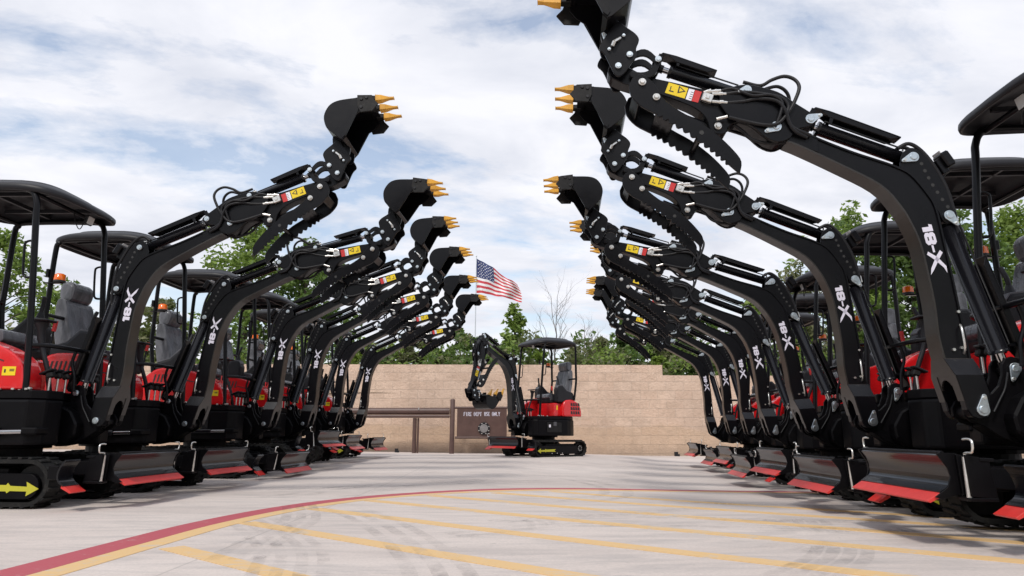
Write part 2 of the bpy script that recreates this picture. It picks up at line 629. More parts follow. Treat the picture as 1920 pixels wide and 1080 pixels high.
def tyre(pts, wd, n=3, gap=.05):
    line = cr(pts, n=8)
    for k in range(n):
        o_ = (k - (n - 1) / 2) * (wd + gap)
        ribbon('tyre_mark', offset(line, o_ - wd / 2), offset(line, o_ + wd / 2), 'tyre', .0042 + .0004 * k, False)


tyre([(-1.56, 4.37), (-1.25, 3.82), (-.97, 3.24), (-.79, 2.6)], .05, 4, .035)
tyre([(-1.14, 3.04), (-1.21, 3.63), (-1.25, 4.26), (-1.37, 4.75), (-1.55, 5.3)], .06, 3, .03)
tyre([(-1.21, 5.16), (-.83, 4.4), (-.53, 3.66), (-.31, 2.95), (-.2, 2.4)], .06, 3, .05)
tyre([(1.50, 4.35), (1.63, 4.44), (1.75, 4.46), (1.79, 4.36), (1.73, 4.16)], .06, 3, .015)
tyre([(1.20, 3.25), (1.32, 3.38), (1.45, 3.43), (1.50, 3.34), (1.42, 3.15), (1.28, 2.93), (1.0, 2.6)], .055, 4, .012)
tyre([(2.0, 3.40), (2.1, 3.42), (2.18, 3.36), (2.17, 3.17), (2.12, 3.04)], .05, 3, .02)
tyre([(-.08, 4.30), (.03, 4.42), (.12, 4.45), (.18, 4.32), (.19, 4.08)], .05, 3, .02)
tyre([(.3, 4.7), (.9, 4.55), (1.6, 4.35), (2.3, 4.3)], .06, 2, .03)
tyre([(-.3, 3.75), (.3, 4.15), (1.2, 4.1), (2.2, 3.75)], .07, 2)
tyre([(-2.0, 5.9), (-1.83, 6.23), (-1.71, 6.83), (-1.11, 7.59), (-.2, 8.1)], .10, 2, .1)
tyre([(-2.2, 6.6), (-.6, 7.6), (1.0, 8.2), (2.4, 8.4)], .12, 2, .1)
tyre([(-1.4, 9.5), (.5, 9.2), (1.9, 10.2)], .12, 2, .1)
tyre([(.5, 5.6), (.9, 6.3), (1.0, 7.4), (.7, 8.8)], .10, 2, .12)
# short cleat prints left by rubber tracks
g = G().m('tyre')
for (x0, y0, x1, y1, n_) in ((1.31, 3.92, 2.75, 3.86, 44), (.33, 4.45, 1.27, 5.04, 26), (-1.45, 6.0, -.9, 7.4, 22), (.35, 2.62, .85, 2.5, 12), (1.3, 5.6, 2.4, 5.35, 30)):
    d = Vector((x1 - x0, y1 - y0)).normalized()
    for k in range(n_):
        c = Vector((x0, y0)).lerp(Vector((x1, y1)), k / n_) + Vector((random.uniform(-.01, .01), random.uniform(-.01, .01)))
        s_ = Vector((-d.y, d.x))
        q = [c + d * a + s_ * b for a, b in ((-.012, -.09), (.012, -.09), (.03, .09), (.0, .09))]
        g._add([(p.x, p.y, gz(p.x, p.y) + .0062) for p in q], [[0, 1, 2, 3]])
tag(link('track_print', g.mesh('track_print')), kind='structure')


# ---------------------------------------------------------------- excavator meshes (frame of the raised pose: x forward, y left, z up)
PT = dict(A=(.626, .611), B=(.640, 1.648), C=(.794, 1.987), D=(1.339, 2.219), E=(1.531, 2.170), F=(2.282, 2.408), F2=(2.203, 2.316),
          J=(1.846, 2.182), K1=(2.415, 2.526), K2=(2.350, 2.597), K3=(2.325, 2.488), K4=(2.186, 2.576), U1=(2.412, 2.782), U2=(2.472, 2.702),
          V=(1.684, 2.395), I=(.414, .821))
PARTS = []          # (name, mesh, group, parent part index, label)


def part(name, g, grp, parent=None):
    PARTS.append((name, g.mesh(name), grp, parent))
    return len(PARTS) - 1


def pin(g, key, yw, tear=None, r=.021):
    """pin head with its keeper plate: teardrop plates on the left side, round caps on the right"""
    x, z = PT[key] if isinstance(key, str) else key
    g.m('zinc')
    g.disc(x, z, r * .95, -yw - .012, -yw + .004, 14, .002)
    g.disc(x, z, r * .62, -yw - .017, -yw - .012, 10)
    if tear is not None:
        a = tear
        pts = []
        for k in range(13):
            t_ = a + PI / 2 + PI * k / 12
            pts.append((x + r * 1.25 * math.cos(t_), z + r * 1.25 * math.sin(t_)))
        tx, tz = x + 2.6 * r * math.cos(a), z + 2.6 * r * math.sin(a)
        for k in range(5):
            t_ = a - PI / 2 + PI * k / 4
            pts.append((tx + r * .45 * math.cos(t_), tz + r * .45 * math.sin(t_)))
        g.prof(pts, yw - .004, yw + .007, .0015)
        g.disc(x, z, r * .8, yw + .007, yw + .014, 12, .002)
        g.m('steel').disc(tx - .3 * r * math.cos(a), tz - .3 * r * math.sin(a), r * .35, yw + .007, yw + .014, 6)
    else:
        g.disc(x, z, r * .95, yw - .004, yw + .012, 14, .002)
        g.disc(x, z, r * .62, yw + .012, yw + .017, 10)


# --- undercarriage
def stadium(x0, x1, z, r, n=12):
    p = [(x1 + r * math.cos(t), z + r * math.sin(t)) for t in [-PI / 2 + PI * k / n for k in range(n + 1)]]
    return p + [(x0 + r * math.cos(t), z + r * math.sin(t)) for t in [PI / 2 + PI * k / n for k in range(n + 1)]]


TX0, TX1, TR = -.76, .43, .172
g = G().m('darkcast')
g.plan([(-.40, -.28), (.16, -.28), (.16, .28), (-.40, .28)], .17, .27, .01)
g.plan([(-.13 + .24 * math.cos(2 * PI * k / 28), .24 * math.sin(2 * PI * k / 28)) for k in range(28)], .27, .41, .006)
g.box(-.06, .06, -.34, .34, .14, .22)
g.box(-.36, -.24, -.34, .34, .14, .22)
g.m('matte').prof([(.05, .24), (.16, .32), (.20, .32), (.22, .2), (.10, .16)], -.14, .14)
frame_i = part('undercarriage_frame', g, 'chassis')
for sy in (-1, 1):
    yi, yo = sy * .27, sy * .50
    a, b = min(yi, yo), max(yi, yo)
    g = G().m('rubber')
    outer = stadium(TX0, TX1, TR + .004, TR - .012, 16)
    inner = stadium(TX0, TX1, TR + .004, TR - .040, 16)
    n = len(outer)
    for i in range(n):
        j = (i + 1) % n
        v = [(outer[i][0], a, outer[i][1]), (outer[j][0], a, outer[j][1]), (outer[j][0], b, outer[j][1]), (outer[i][0], b, outer[i][1]),
             (inner[i][0], a, inner[i][1]), (inner[j][0], a, inner[j][1]), (inner[j][0], b, inner[j][1]), (inner[i][0], b, inner[i][1])]
        g._add(v, [[0, 3, 2, 1], [4, 5, 6, 7], [0, 1, 5, 4], [2, 3, 7, 6]])
    # lugs
    per = 2 * (TX1 - TX0) + 2 * PI * (TR - .012)
    NL = 46

    def onp(s_):
        s_ %= per
        L1_ = TX1 - TX0
        rr = TR - .012
        zc = TR + .004
        if s_ < L1_:
            return (TX0 + s_, zc - rr), 0
        s_ -= L1_
        if s_ < PI * rr:
            t = -PI / 2 + s_ / rr
            return (TX1 + rr * math.cos(t), zc + rr * math.sin(t)), t + PI / 2
        s_ -= PI * rr
        if s_ < L1_:
            return (TX1 - s_, zc + rr), PI
        s_ -= L1_
        t = PI / 2 + s_ / rr
        return (TX0 + rr * math.cos(t), zc + rr * math.sin(t)), t + PI / 2
    for k in range(NL):
        for h, (q0, q1) in enumerate(((a - .002, (a + b) / 2 - .008), ((a + b) / 2 + .008, b + .002))):
            (x, z), t = onp(per * (k + .5 * h) / NL)
            g.obox((x + .006 * math.sin(t), (q0 + q1) / 2, z - .006 * math.cos(t)), (.030, q1 - q0, .016), (0, -t, 0), .005)
    ti = part('rubber_track', g, 'chassis')
    g = G().m('matte')
    fr_ = stadium(TX0 + .16, TX1 - .02, .150, .088, 10)
    g.prof(fr_, sy * .47 if sy < 0 else .40, -.40 if sy < 0 else .47, .004)
    g.box(TX0 + .16, TX1 - .2, min(sy * .36, sy * .42), max(sy * .36, sy * .42), .2, .27)
    g.m('steel')
    for bx in (-.2, -.05, .1):
        g.disc(bx, .085, .009, sy * .468, sy * .478, 8)
    fi = part('track_frame', g, 'chassis', ti)
    g = G().m('arrow')
    ya, yb = (sy * .472, sy * .4745) if sy > 0 else (sy * .4745, sy * .472)
    g.prof([(.02, .115), (.06, .141), (.015, .165), (.30, .160), (.31, .175), (.33, .155), (.45, .150), (.443, .183), (.535, .136), (.448, .086), (.45, .118), (.33, .120), (.31, .105), (.30, .118)], ya, yb, 0)
    # the arrow sits on the plate, shift it onto the frame
    for v in g.bm.verts:
        v.co.x -= .03
    part('direction_arrow', g, 'chassis', ti)
    g = G().m('darkcast')
    g.disc(TX1, TR + .003, .125, sy * .34, sy * .43, 24, .006).disc(TX1, TR + .003, .05, sy * .43, sy * .455, 16, .004)
    part('idler_wheel', g, 'chassis', ti)
    g = G().m('darkcast')
    g.disc(TX0, TR + .003, .118, sy * .34, sy * .42, 24, .006).disc(TX0, TR + .003, .07, sy * .42, sy * .455, 16, .004)
    g.m('steel')
    for k in range(9):
        t = 2 * PI * k / 9
        g.disc(TX0 + .05 * math.cos(t), TR + .003 + .05 * math.sin(t), .008, sy * .455, sy * .463, 6)
    part('sprocket', g, 'chassis', ti)
    for k in range(3):
        part('track_roller', G().m('darkcast').disc(-.42 + .27 * k, .062, .034, sy * .33, sy * .44, 16, .004), 'chassis', ti)

# --- dozer blade (height offset per machine)
BT = .40
prof_front = cr([(1.015, BT), (.985, BT - .045), (.972, BT - .10), (.985, BT - .145), (1.03, BT - .178)], n=4)
g = G().m('gloss')
g.strip(prof_front, .012, -.415, .415)
g.m('matte')
g.tube([(1.005, -.415, BT + .004), (1.005, .415, BT + .004)], .010, 8)
g.box(.90, .96, -.38, .38, BT - .16, BT - .06, .006)
end = [(1.02, BT + .005), (1.035, BT - .0), (.995, BT - .06), (.985, BT - .10), (1.0, BT - .145), (1.06, BT - .19), (1.03, BT - .2), (.90, BT - .16), (.89, BT - .05), (.95, BT + .005)]
for sy in (-1, 1):
    a, b = sorted((sy * .415, sy * .425))
    g.prof(end, a, b, .001)
bi = part('dozer_blade', g, 'blade')
g = G().m('redtape')
g.prof([(1.018, BT - .162), (1.026, BT - .166), (1.092, BT - .208), (1.080, BT - .216), (1.014, BT - .184)], -.413, .413, .001)
part('cutting_edge', g, 'blade', bi)
for sy in (-1, 1):
    g = G().m('matte')
    for q in (.432, .50):
        a, b = sorted((sy * q, sy * (q + .014)))
        g.prof([(.86, BT - .02), (.96, BT), (.95, BT - .18), (.84, BT - .19)], a, b, .002)
    a, b = sorted((sy * .425, sy * .52))
    g.box(.84, .96, a, b, BT - .20, BT - .185)
    g.box(.84, .90, a, b, BT - .03, BT - .015)
    part('wing_hinge', g, 'blade', bi)
    g = G().m('steel')
    y = sy * .485
    g.tube([(.945, y, BT - .20), (.945, y, BT - .01)], .013, 10)
    g.tube(cr([(.945, y, BT - .01), (.945, y, BT + .005), (.945, y + sy * .03, BT + .008), (.945, y + sy * .062, BT + .014), (.945, y + sy * .066, BT + .06), (.945, y + sy * .03, BT + .068), (.945, y + sy * .0, BT + .066)], n=3), .0055, 8)
    part('hinge_pin', g, 'blade', bi)
    # retracted wing: short piece of the same profile set back and lower
    g = G().m('gloss')
    WX, WZ = -.20, -.038
    a, b = sorted((sy * .545, sy * .70))
    g.strip([(x + WX, z + WZ) for x, z in prof_front], .012, a, b)
    g.m('matte')
    g.box(.70, .775, a + .01, b - .01, BT - .17, BT - .08, .004)
    wi = part('blade_wing', g, 'blade', bi)
    g = G().m('redtape')
    g.prof([(x + WX, z + WZ) for x, z in [(1.018, BT - .162), (1.026, BT - .166), (1.092, BT - .208), (1.080, BT - .216), (1.014, BT - .184)]], a, b, .001)
    part('wing_edge', g, 'blade', bi)
g = G().m('matte')
for sy in (-1, 1):
    a, b = sorted((sy * .17, sy * .215))
    g.prof([(.15, .27), (.2, .30), (.93, BT - .05), (.95, BT - .14), (.18, .19)], a, b, .004)
g.box(.6, .66, -.2, .2, .22, .29)
part('blade_arm', g, 'blade')
g = G().m('matte').tube([(.12, 0, .30), (.55, 0, .30)], .032, 12)
g.m('chrome').tube([(.55, 0, .30), (.88, 0, .31)], .017, 10)
part('blade_cylinder', g, 'blade')

# --- house
g = G().m('matte')
plat = [(.34, -.47), (.42, -.40), (.44, -.24), (.34, -.20), (.34, .20), (.44, .24), (.42, .40), (.34, .47)] + [(-.30 + .52 * math.cos(t), .47 * math.sin(t) if abs(math.sin(t)) < .999 else .47 * math.sin(t)) for t in [PI / 2 + PI * k / 14 for k in range(1, 14)]]
g.plan(plat, .43, .755, .02, 2)
g.plan([(x * .985, y * .965) for x, y in plat], .757, .822, .008)
g.plan([(-.13 + .3 * math.cos(2 * PI * k / 24), .3 * math.sin(2 * PI * k / 24)) for k in range(24)], .40, .43)
g.m('darkcast')
for sy in (-1, 1):
    a, b = sorted((sy * .472, sy * .478))
    g.box(-.25, .12, a, b, .50, .70, .003)
    g.m('steel')
    for q in (.1, .2, .3):
        g.obox((q, sy * .455, .828), (.022, .022, .014), bev=.003)
    g.m('darkcast')
hi = part('house_frame', g, 'house')
for sy in (-1, 1):
    g = G().m('white')
    a, b = sorted((sy * .4785, sy * .4800))
    g.box(.03, .075, a, b, .60, .655, 0)
    g.m('greyplastic').box(-.12, -.04, a, b, .63, .71, 0)
    part('serial_label', g, 'house', hi)
# red engine hood: two side wings and a tail
g = G().m('red')
wing = cr([(.27, .825), (.265, .92), (.22, 1.03), (.12, 1.11), (-.05, 1.18), (-.30, 1.245), (-.56, 1.24), (-.73, 1.12), (-.80, .97), (-.81, .825)], n=4)
wing_l = cr([(-.30, .825), (-.30, .98), (-.33, 1.10), (-.40, 1.16), (-.56, 1.17), (-.72, 1.10), (-.79, .97), (-.80, .825)], n=4)
g.prof(wing, -.455, -.25, .035, 3)
g.prof(wing_l, .25, .455, .035, 3)
tail = cr([(-.40, .826), (-.40, 1.15), (-.56, 1.15), (-.70, 1.09), (-.775, .97), (-.785, .826)], n=3)
g.prof(tail, -.25, .25, .008)
g.m('red').box(-.42, -.14, -.25, .36, .828, 1.10, .012)
g.m('ink').prof([(.10, 1.035), (.02, 1.065), (-.20, 1.11), (-.20, 1.10), (.02, 1.055), (.10, 1.025)], -.4575, -.4560, 0)
hood = part('engine_hood', g, 'house')
g = G().m('ink')
for k in range(9):
    x = -.60 + .045 * k
    g.prof([(x, 1.085), (x + .018, 1.085), (x + .036, 1.175), (x + .018, 1.175)], -.458, -.4555, 0)
part('vent_grille', g, 'house', hood)
g = G().m('ink')
for i in range(4):
    for j in range(3):
        x, z = -.745 + .062 * i, .87 + .085 * j
        g.prof([(x, z), (x + .050, z + .01), (x + .050, z + .072), (x + .010, z + .064)], .4555, .458, 0)
part('vent_grille', g, 'house', hood)
g = G().m('yellow')
for sy in (-1,):
    a, b = sorted((sy * .4555, sy * .4575))
    g.box(.10, .20, a, b, .925, .99, 0)
    g.m('ink')
    c, d = sorted((sy * .4576, sy * .4582))
    g.box(.155, .19, c, d, .955, .962, 0)
    g.box(.155, .19, c, d, .966, .972, 0)
    g.box(.115, .128, c, d, .945, .97, 0)
    g.m('yellow')
part('warning_label', g, 'house', hood)
part('warning_label', G().m('yellow').box(-.24, -.205, .3605, .3620, .96, 1.05, 0), 'house', hood)

# seat under clear film
g = G().m('film')
g.prof(cr([(-0.130, 1.20), (-0.110, 1.24), (-0.150, 1.30), (-0.320, 1.29), (-0.550, 1.32), (-0.630, 1.27), (-0.610, 1.18), (-0.270, 1.15)], True, 4), -.23, .23, .03, 2)
si = part('seat', g, 'house')
g = G().m('film')
g.prof(cr([(-0.590, 1.26), (-0.570, 1.42), (-0.620, 1.60), (-0.680, 1.80), (-0.770, 1.80), (-0.770, 1.56), (-0.730, 1.36), (-0.690, 1.26)], True, 4), -.20, .20, .06, 3)
part('backrest', g, 'house', si)
g = G().m('film')
g.prof(cr([(-0.660, 1.83), (-0.640, 1.94), (-0.690, 2.00), (-0.770, 2.00), (-0.800, 1.92), (-0.780, 1.82), (-0.720, 1.80)], True, 4), -.15, .15, .03, 2)
g.m('plastic').box(-.735, -.715, -.05, -.03, 1.77, 1.86).box(-.735, -.715, .03, .05, 1.77, 1.86)
part('headrest', g, 'house', si)
g = G().m('plastic').prof([(-0.630, 1.10), (-0.150, 1.10), (-0.130, 1.19), (-0.610, 1.22)], -.25, .25, .02)
part('seat_base', g, 'house', si)
g = G().m('film').obox((-.625, -.04, 1.60), (.006, .09, .06), (0, -.2, 0), .001)
part('seat_tag', g, 'house', si)
for sy in (-1, 1):
    g = G().m('plastic')
    a, b = sorted((sy * .28, sy * .42))
    g.prof([(-.20, 1.12), (-.19, 1.38), (-.23, 1.46), (-.33, 1.47), (-.45, 1.36), (-.62, 1.31), (-.64, 1.12)], a, b, .025, 2)
    g.m('greyplastic').prof([(-.20, 1.425), (-.232, 1.470), (-.335, 1.482), (-.455, 1.372), (-.60, 1.325), (-.60, 1.312), (-.45, 1.355), (-.33, 1.462), (-.235, 1.452), (-.205, 1.41)], a + .012, b - .012, .004)
    ci = part('control_console', g, 'house')
    g = G().m('plastic')
    y = sy * .35
    X = -.27
    g.tube([(X, y, 1.45), (X + .005, y, 1.53)], [.042, .02], 10)
    g.tube(cr([(X, y, 1.52), (X + .01, y, 1.58), (X + .02, y - sy * .01, 1.62), (X + .03, y - sy * .02, 1.66)], n=3), .017, 8)
    part('joystick', g, 'house', ci)
g = G().m('plastic')
g.tube([(-.14, .33, 1.16), (-.12, .33, 1.38)], .009, 8)
g.m('redlabel').tube([(-.12, .33, 1.36), (-.11, .33, 1.45)], .017, 10)
part('safety_lever', g, 'house')
g = G().m('plastic')
g.tube(cr([(.22, -.10, .83), (.18, -.10, 1.0), (.11, -.10, 1.18), (.08, -.10, 1.36)], n=3), [.018] * 7 + [.03] * 2 + [.055], 10)
g.obox((.08, -.10, 1.385), (.17, .14, .020), (0, .05, 0), .008)
part('lever_pedestal', g, 'house')

# canopy on two hoops
def canopy():
    g = G().m('plastic')
    cx_, a, b = -.235, .535, .485
    NS = 44

    def pl(t, s_):
        c, q = math.cos(t), math.sin(t)
        e = 2 / 4.6
        x = a * s_ * math.copysign(abs(c) ** e, c)
        y = b * s_ * math.copysign(abs(q) ** e, q)
        if x > 0:
            x *= 1 + .05 * (1 - (abs(y) / b) ** 2)
        return cx_ + x, y

    def rim(x):
        t = (x - cx_) / a
        return 2.350 - .045 * max(0, t) ** 2.2 - .025 * max(0, -t) ** 3
    rings = []
    for s_ in (.0, .18, .35, .5, .62, .70, .74, .82, .9, .955, .985, 1.0):
        rg = []
        for k in range(NS):
            x, y = pl(2 * PI * k / NS, s_)
            r0 = rim(x)
            crown = 2.490 - .05 * max(0, (x - cx_) / a) ** 2
            z = r0 + .04 + (crown - r0 - .04) * (1 - s_ ** 2.6) ** .75
            if .35 < s_ <= .72:
                z += .012
            rg.append((x, y, z))
        rings.append(rg)
    for s_, dz in ((1.004, .02), (.995, .0), (.965, -.004), (.95, .012), (.93, .045), (.6, .09), (.3, .11), (0, .115)):
        rings.append([(pl(2 * PI * k / NS, s_)[0], pl(2 * PI * k / NS, s_)[1], rim(pl(2 * PI * k / NS, s_)[0]) + dz) for k in range(NS)])
    v = [p for r_ in rings for p in r_]
    f = [[i * NS + k, i * NS + (k + 1) % NS, (i + 1) * NS + (k + 1) % NS, (i + 1) * NS + k] for i in range(len(rings) - 1) for k in range(NS)]
    g._add(v, f, smooth=True)
    # moulded ribs under the roof
    for y in (-.22, .22):
        g.box(-.62, .16, y - .012, y + .012, 2.372, 2.405, .003)
    for x in (-.35,):
        g.box(x - .012, x + .012, -.4, .4, 2.372, 2.405, .003)
    return g


part('canopy', canopy(), 'house')
for sy in (-1, 1):
    g = G().m('black')
    y = sy * .43
    path = cr([(.272, y, .82), (.262, y, 1.0), (.225, y, 1.45), (.16, y, 2.12), (.145, y, 2.26), (.09, y, 2.345), (-.05, y, 2.36), (-.58, y, 2.35), (-.65, y, 2.32), (-.675, y, 2.24), (-.68, y, 1.75), (-.68, y, 1.55), (-.62, y, 1.16)], n=4)
    g.tube(path, .0235, 8)
    pi_ = part('canopy_post', g, 'house')
    g = G().m('black')
    g.tube(cr([(.175, y, 1.94), (.15, y, 1.945), (.115, y, 1.935), (.105, y, 1.9), (.12, y, 1.72), (.135, y, 1.67), (.17, y, 1.66), (.20, y, 1.665)], n=4), .009, 8)
    part('grab_handle', g, 'house', pi_)
    for q in (.235, .305):
        part('post_bolt', G().m('steel').disc(q, .832, .012, y - .012, y + .012, 8), 'house', pi_)
for x, z in ((.08, 2.343), (-.64, 2.333), (-.68, 1.62)):
    part('canopy_crossbar', G().m('black').tube([(x, -.43, z), (x, .43, z)], .018, 8), 'house')
g = G().m('black').obox((-.64, -.44, 1.925), (.16, .05, .012)).obox((-.70, -.44, 2.02), (.03, .06, .08))
bi_ = part('beacon_bracket', g, 'house')
g = G().m('orange')
g.tube([(-.585, -.44, 1.95), (-.585, -.44, 2.005), (-.585, -.44, 2.015)], [.052, .048, .03], 16)
g.m('ink').tube([(-.585, -.44, 1.932), (-.585, -.44, 1.95)], .052, 16)
part('warning_beacon', g, 'house', bi_)
g = G().m('plastic').obox((.20, .12, 2.275), (.03, .09, .08), (0, .25, 0), .008)
g.m('lens').obox((.2155, .12, 2.271), (.004, .075, .065), (0, .25, 0), .001)
g.m('hose').tube(cr([(.19, .08, 2.25), (.18, .05, 2.18), (.16, .03, 2.21), (.12, .03, 2.33)], n=4), .004, 6)
part('work_lamp', g, 'house')
g = G().m('black')
g.tube(cr([(.245, -.43, 1.15), (.34, -.35, 1.155), (.40, -.2, 1.15), (.40, .2, 1.15), (.34, .35, 1.155), (.245, .43, 1.15)], n=4), .0165, 8)
g.tube(cr([(.39, -.10, 1.15), (.37, -.10, 1.05), (.40, -.1, .95), (.41, -.1, .83)], n=4), .012, 8)
g.tube(cr([(.39, .12, 1.15), (.37, .12, 1.05), (.40, .12, .95), (.41, .12, .83)], n=4), .012, 8)
part('front_guard_rail', g, 'house')
for y in (-.30, -.21, -.12, .14, .23):
    g = G()
    g.m('steel').tube([(.35, y, .82), (.352, y, .92)], .008, 8)
    g.m('darkcast').obox((.355, y, .94), (.05, .05, .04), (0, -.3, 0), .008)
    g.m('plastic').obox((.33, y, .965), (.10, .065, .014), (0, -.42, 0), .004)
    part('foot_pedal', g, 'house')
# --- swing post and swing cylinder
g = G().m('matte')
arcI = [(.375, .76), (.36, .80), (.362, .845), (.385, .875), (.42, .885), (.452, .872), (.47, .845)]
sw = arcI + [(.478, .79), (.50, .735), (.54, .695), (.59, .675), (.63, .672), (.67, .660), (.692, .625), (.688, .58), (.66, .552), (.60, .53), (.52, .475), (.44, .44), (.30, .415), (.20, .46), (.20, .60), (.27, .70)]
for sy in (-1, 1):
    a, b = sorted((sy * .041, sy * .061))
    g.prof(sw, a, b, .004, 1)
g.prof([(.22, .42), (.22, .70), (.36, .72), (.44, .68), (.50, .58), (.49, .50), (.42, .44)], -.15, .15, .012)
g.prof([(.30, .415), (.44, .44), (.52, .475), (.60, .53), (.58, .60), (.50, .66), (.30, .66)], -.0405, .0405, .004)
pin(g, 'I', .070, -1.25, .024)
swing = part('swing_post', g, 'boomyaw')
g = G().m('gloss').tube([(-.06, -.485, .520), (.17, -.485, .522)], .03, 12)
g.m('chrome').tube([(.17, -.485, .522), (.33, -.47, .526)], .018, 12)
g.m('matte').obox((.38, -.42, .53), (.12, .14, .05), bev=.01)
part('swing_cylinder', g, 'house')

# --- boom
front = cr([(.742, .80), (.762, .90), (.774, 1.0), (.776, 1.145), (.788, 1.29), (.812, 1.48), (.848, 1.60), (.895, 1.70), (.99, 1.822), (1.19, 1.942), (1.38, 2.045), (1.47, 2.088)], n=4)
back = cr([(1.36, 2.140), (1.24, 2.080), (1.11, 2.022), (1.0, 1.980), (.90, 1.940), (.815, 1.888), (.740, 1.780), (.702, 1.69), (.680, 1.50), (.658, 1.29), (.638, 1.06), (.625, .93), (.615, .82)], n=4)
endc = [(1.531 + .078 * math.cos(t), 2.170 + .078 * math.sin(t)) for t in [R(-95 + 215 * k / 10) for k in range(11)]]
body = front + endc + back 
g = G().m('black')


def inset(pts, d):
    L = [Vector(p) for p in pts]
    out = []
    n = len(L)
    for i in range(n):
        t_ = (L[(i + 1) % n] - L[i - 1])
        t_ = t_.normalized() if t_.length else Vector((1, 0))
        out.append(tuple(L[i] + Vector((-t_.y, t_.x)) * d))
    return out


g.prof(inset(body, .008), -.052, .052, 0)
g.m('boomplate').strip(front, .010, -.061, .061)
g.m('black').strip(back, .010, -.061, .061)
g.strip(endc, .010, -.058, .058)
# bracket carrying the two cylinder pins
brk = cr([(.800, 2.045), (.755, 2.03), (.700, 1.965), (.650, 1.86), (.612, 1.745), (.595, 1.665), (.60, 1.622), (.64, 1.605), (.672, 1.625), (.700, 1.69), (.745, 1.78), (.80, 1.86), (.86, 1.915), (.862, 1.975), (.84, 2.02)], True, 3)
for sy in (-1, 1):
    a, b = sorted((sy * .040, sy * .0505))
    g.prof(brk, a, b, .003)
g.strip(cr([(.70, 1.95), (.652, 1.85), (.617, 1.74), (.603, 1.70)], n=3), -.008, -.04, .04)
# stiffener ears at the arm end
for sy in (-1, 1):
    a, b = sorted((sy * .052, sy * .058))
    g.prof([(1.30, 2.02), (1.44, 2.08), (1.52, 2.10), (1.56, 2.16), (1.50, 2.21), (1.38, 2.16), (1.30, 2.10)], a, b, .002)
# forked foot
foot = [(.60, .575), (.645, .562), (.68, .575), (.70, .61), (.708, .66), (.738, .79), (.600, .79), (.578, .70), (.585, .61)]
for sy in (-1, 1):
    a, b = sorted((sy * .064, sy * .114))
    g.prof(foot, a, b, .005)
    g.m('gloss')
    # sloping gusset from the narrow boom out to the wide foot
    v = [(.612, sy * .050, .875), (.758, sy * .050, .875), (.758, sy * .060, .875), (.612, sy * .060, .875),
         (.598, sy * .050, .785), (.7385, sy * .050, .785), (.7385, sy * .1145, .785), (.598, sy * .1145, .785)]
    g._add(v, [[0, 1, 2, 3], [7, 6, 5, 4], [0, 4, 5, 1], [1, 5, 6, 2], [2, 6, 7, 3], [3, 7, 4, 0]])
    g._add([(.585, sy * .050, .80), (.598, sy * .1145, .785), (.578, sy * .1145, .69), (.56, sy * .050, .69)], [[0, 1, 2, 3]])
    g.m('black')
g.m('boomplate')
for sy in (-1, 1):
    for k in range(6):
        y0_, y1_ = .062 * (1 - k / 6), .062 * (1 - (k + 1) / 6)
        zt = .765 - .085 * (1 - math.sqrt(max(0, 1 - ((y0_ + y1_) / 2 / .062) ** 2)))
        a, b = sorted((sy * y0_, sy * y1_))
        g.prof([(.728 - .23 * (.785 - zt), zt), (.7375 - .23 * (.785 - zt), zt), (.7375, .785), (.758, .875), (.63, .875), (.63, .80), (.72, .79)], a, b, 0)
    a, b = sorted((sy * .060, sy * .1145))
    g.prof([(.7385, .785), (.7415, .785), (.711, .655), (.708, .655)], a, b, 0)
    g._add([(.7415, sy * .115, .785), (.761, sy * .061, .875), (.761, 0, .875), (.7415, 0, .785)], [[0, 1, 2, 3]])
g.m('matte').tube([(.640, -.112, .60), (.640, .112, .60)], .034, 14)
g.m('steel')
for sy in (-1, 1):
    for (x, z) in ((.66, .93), (.70, .92), (.655, 1.12)):
        g.disc(x, z, .008, sy * .052, sy * .064, 8)
    g.tube(cr([(.650, sy * .055, .90), (.655, sy * .080, .93), (.660, sy * .080, 1.02), (.652, sy * .055, 1.05)], n=3), .007, 6)
for k in range(7):
    t_ = k / 6
    g.m('ink')
    x, z = .622 + .11 * t_ + .01 * math.sin(3 * t_), 1.70 + .25 * t_
    for sy in (-1, 1):
        g.disc(x + .018, z, .010, sy * .045, sy * .0515, 10)
pin(g, 'A', .117, 1.75, .026)
pin(g, 'B', .056, -2.2, .023)
pin(g, 'C', .056, -.35, .023)
pin(g, 'E', .078, -.45, .024)
boom = part('boom', g, 'boom')


# 18-X lettering: u runs along the reading direction, v across it
def letters():
    one = [(.006, 0), (.034, 0), (.034, .082), (-.004, .082), (-.010, .056), (.006, .056)]
    eight = [(.054, 0), (.100, 0), (.114, .014), (.114, .034), (.108, .042), (.114, .050), (.114, .072), (.100, .086), (.054, .086), (.040, .072), (.040, .050), (.046, .042), (.040, .034), (.040, .014)]
    h1 = [(.066, .020), (.088, .020), (.088, .030), (.066, .030)]
    h2 = [(.066, .056), (.088, .056), (.088, .066), (.066, .066)]
    dash = [(.118, .035), (.160, .035), (.160, .051), (.118, .051)]
    xs = [[(.152, .082), (.168, .096), (.203, .062), (.262, .010), (.288, -.018), (.250, -.004), (.190, .044)],
          [(.152, .004), (.168, -.008), (.203, .032), (.256, .078), (.288, .090), (.250, .096), (.190, .054)]]
    return [one, eight, dash] + xs, [h1, h2]


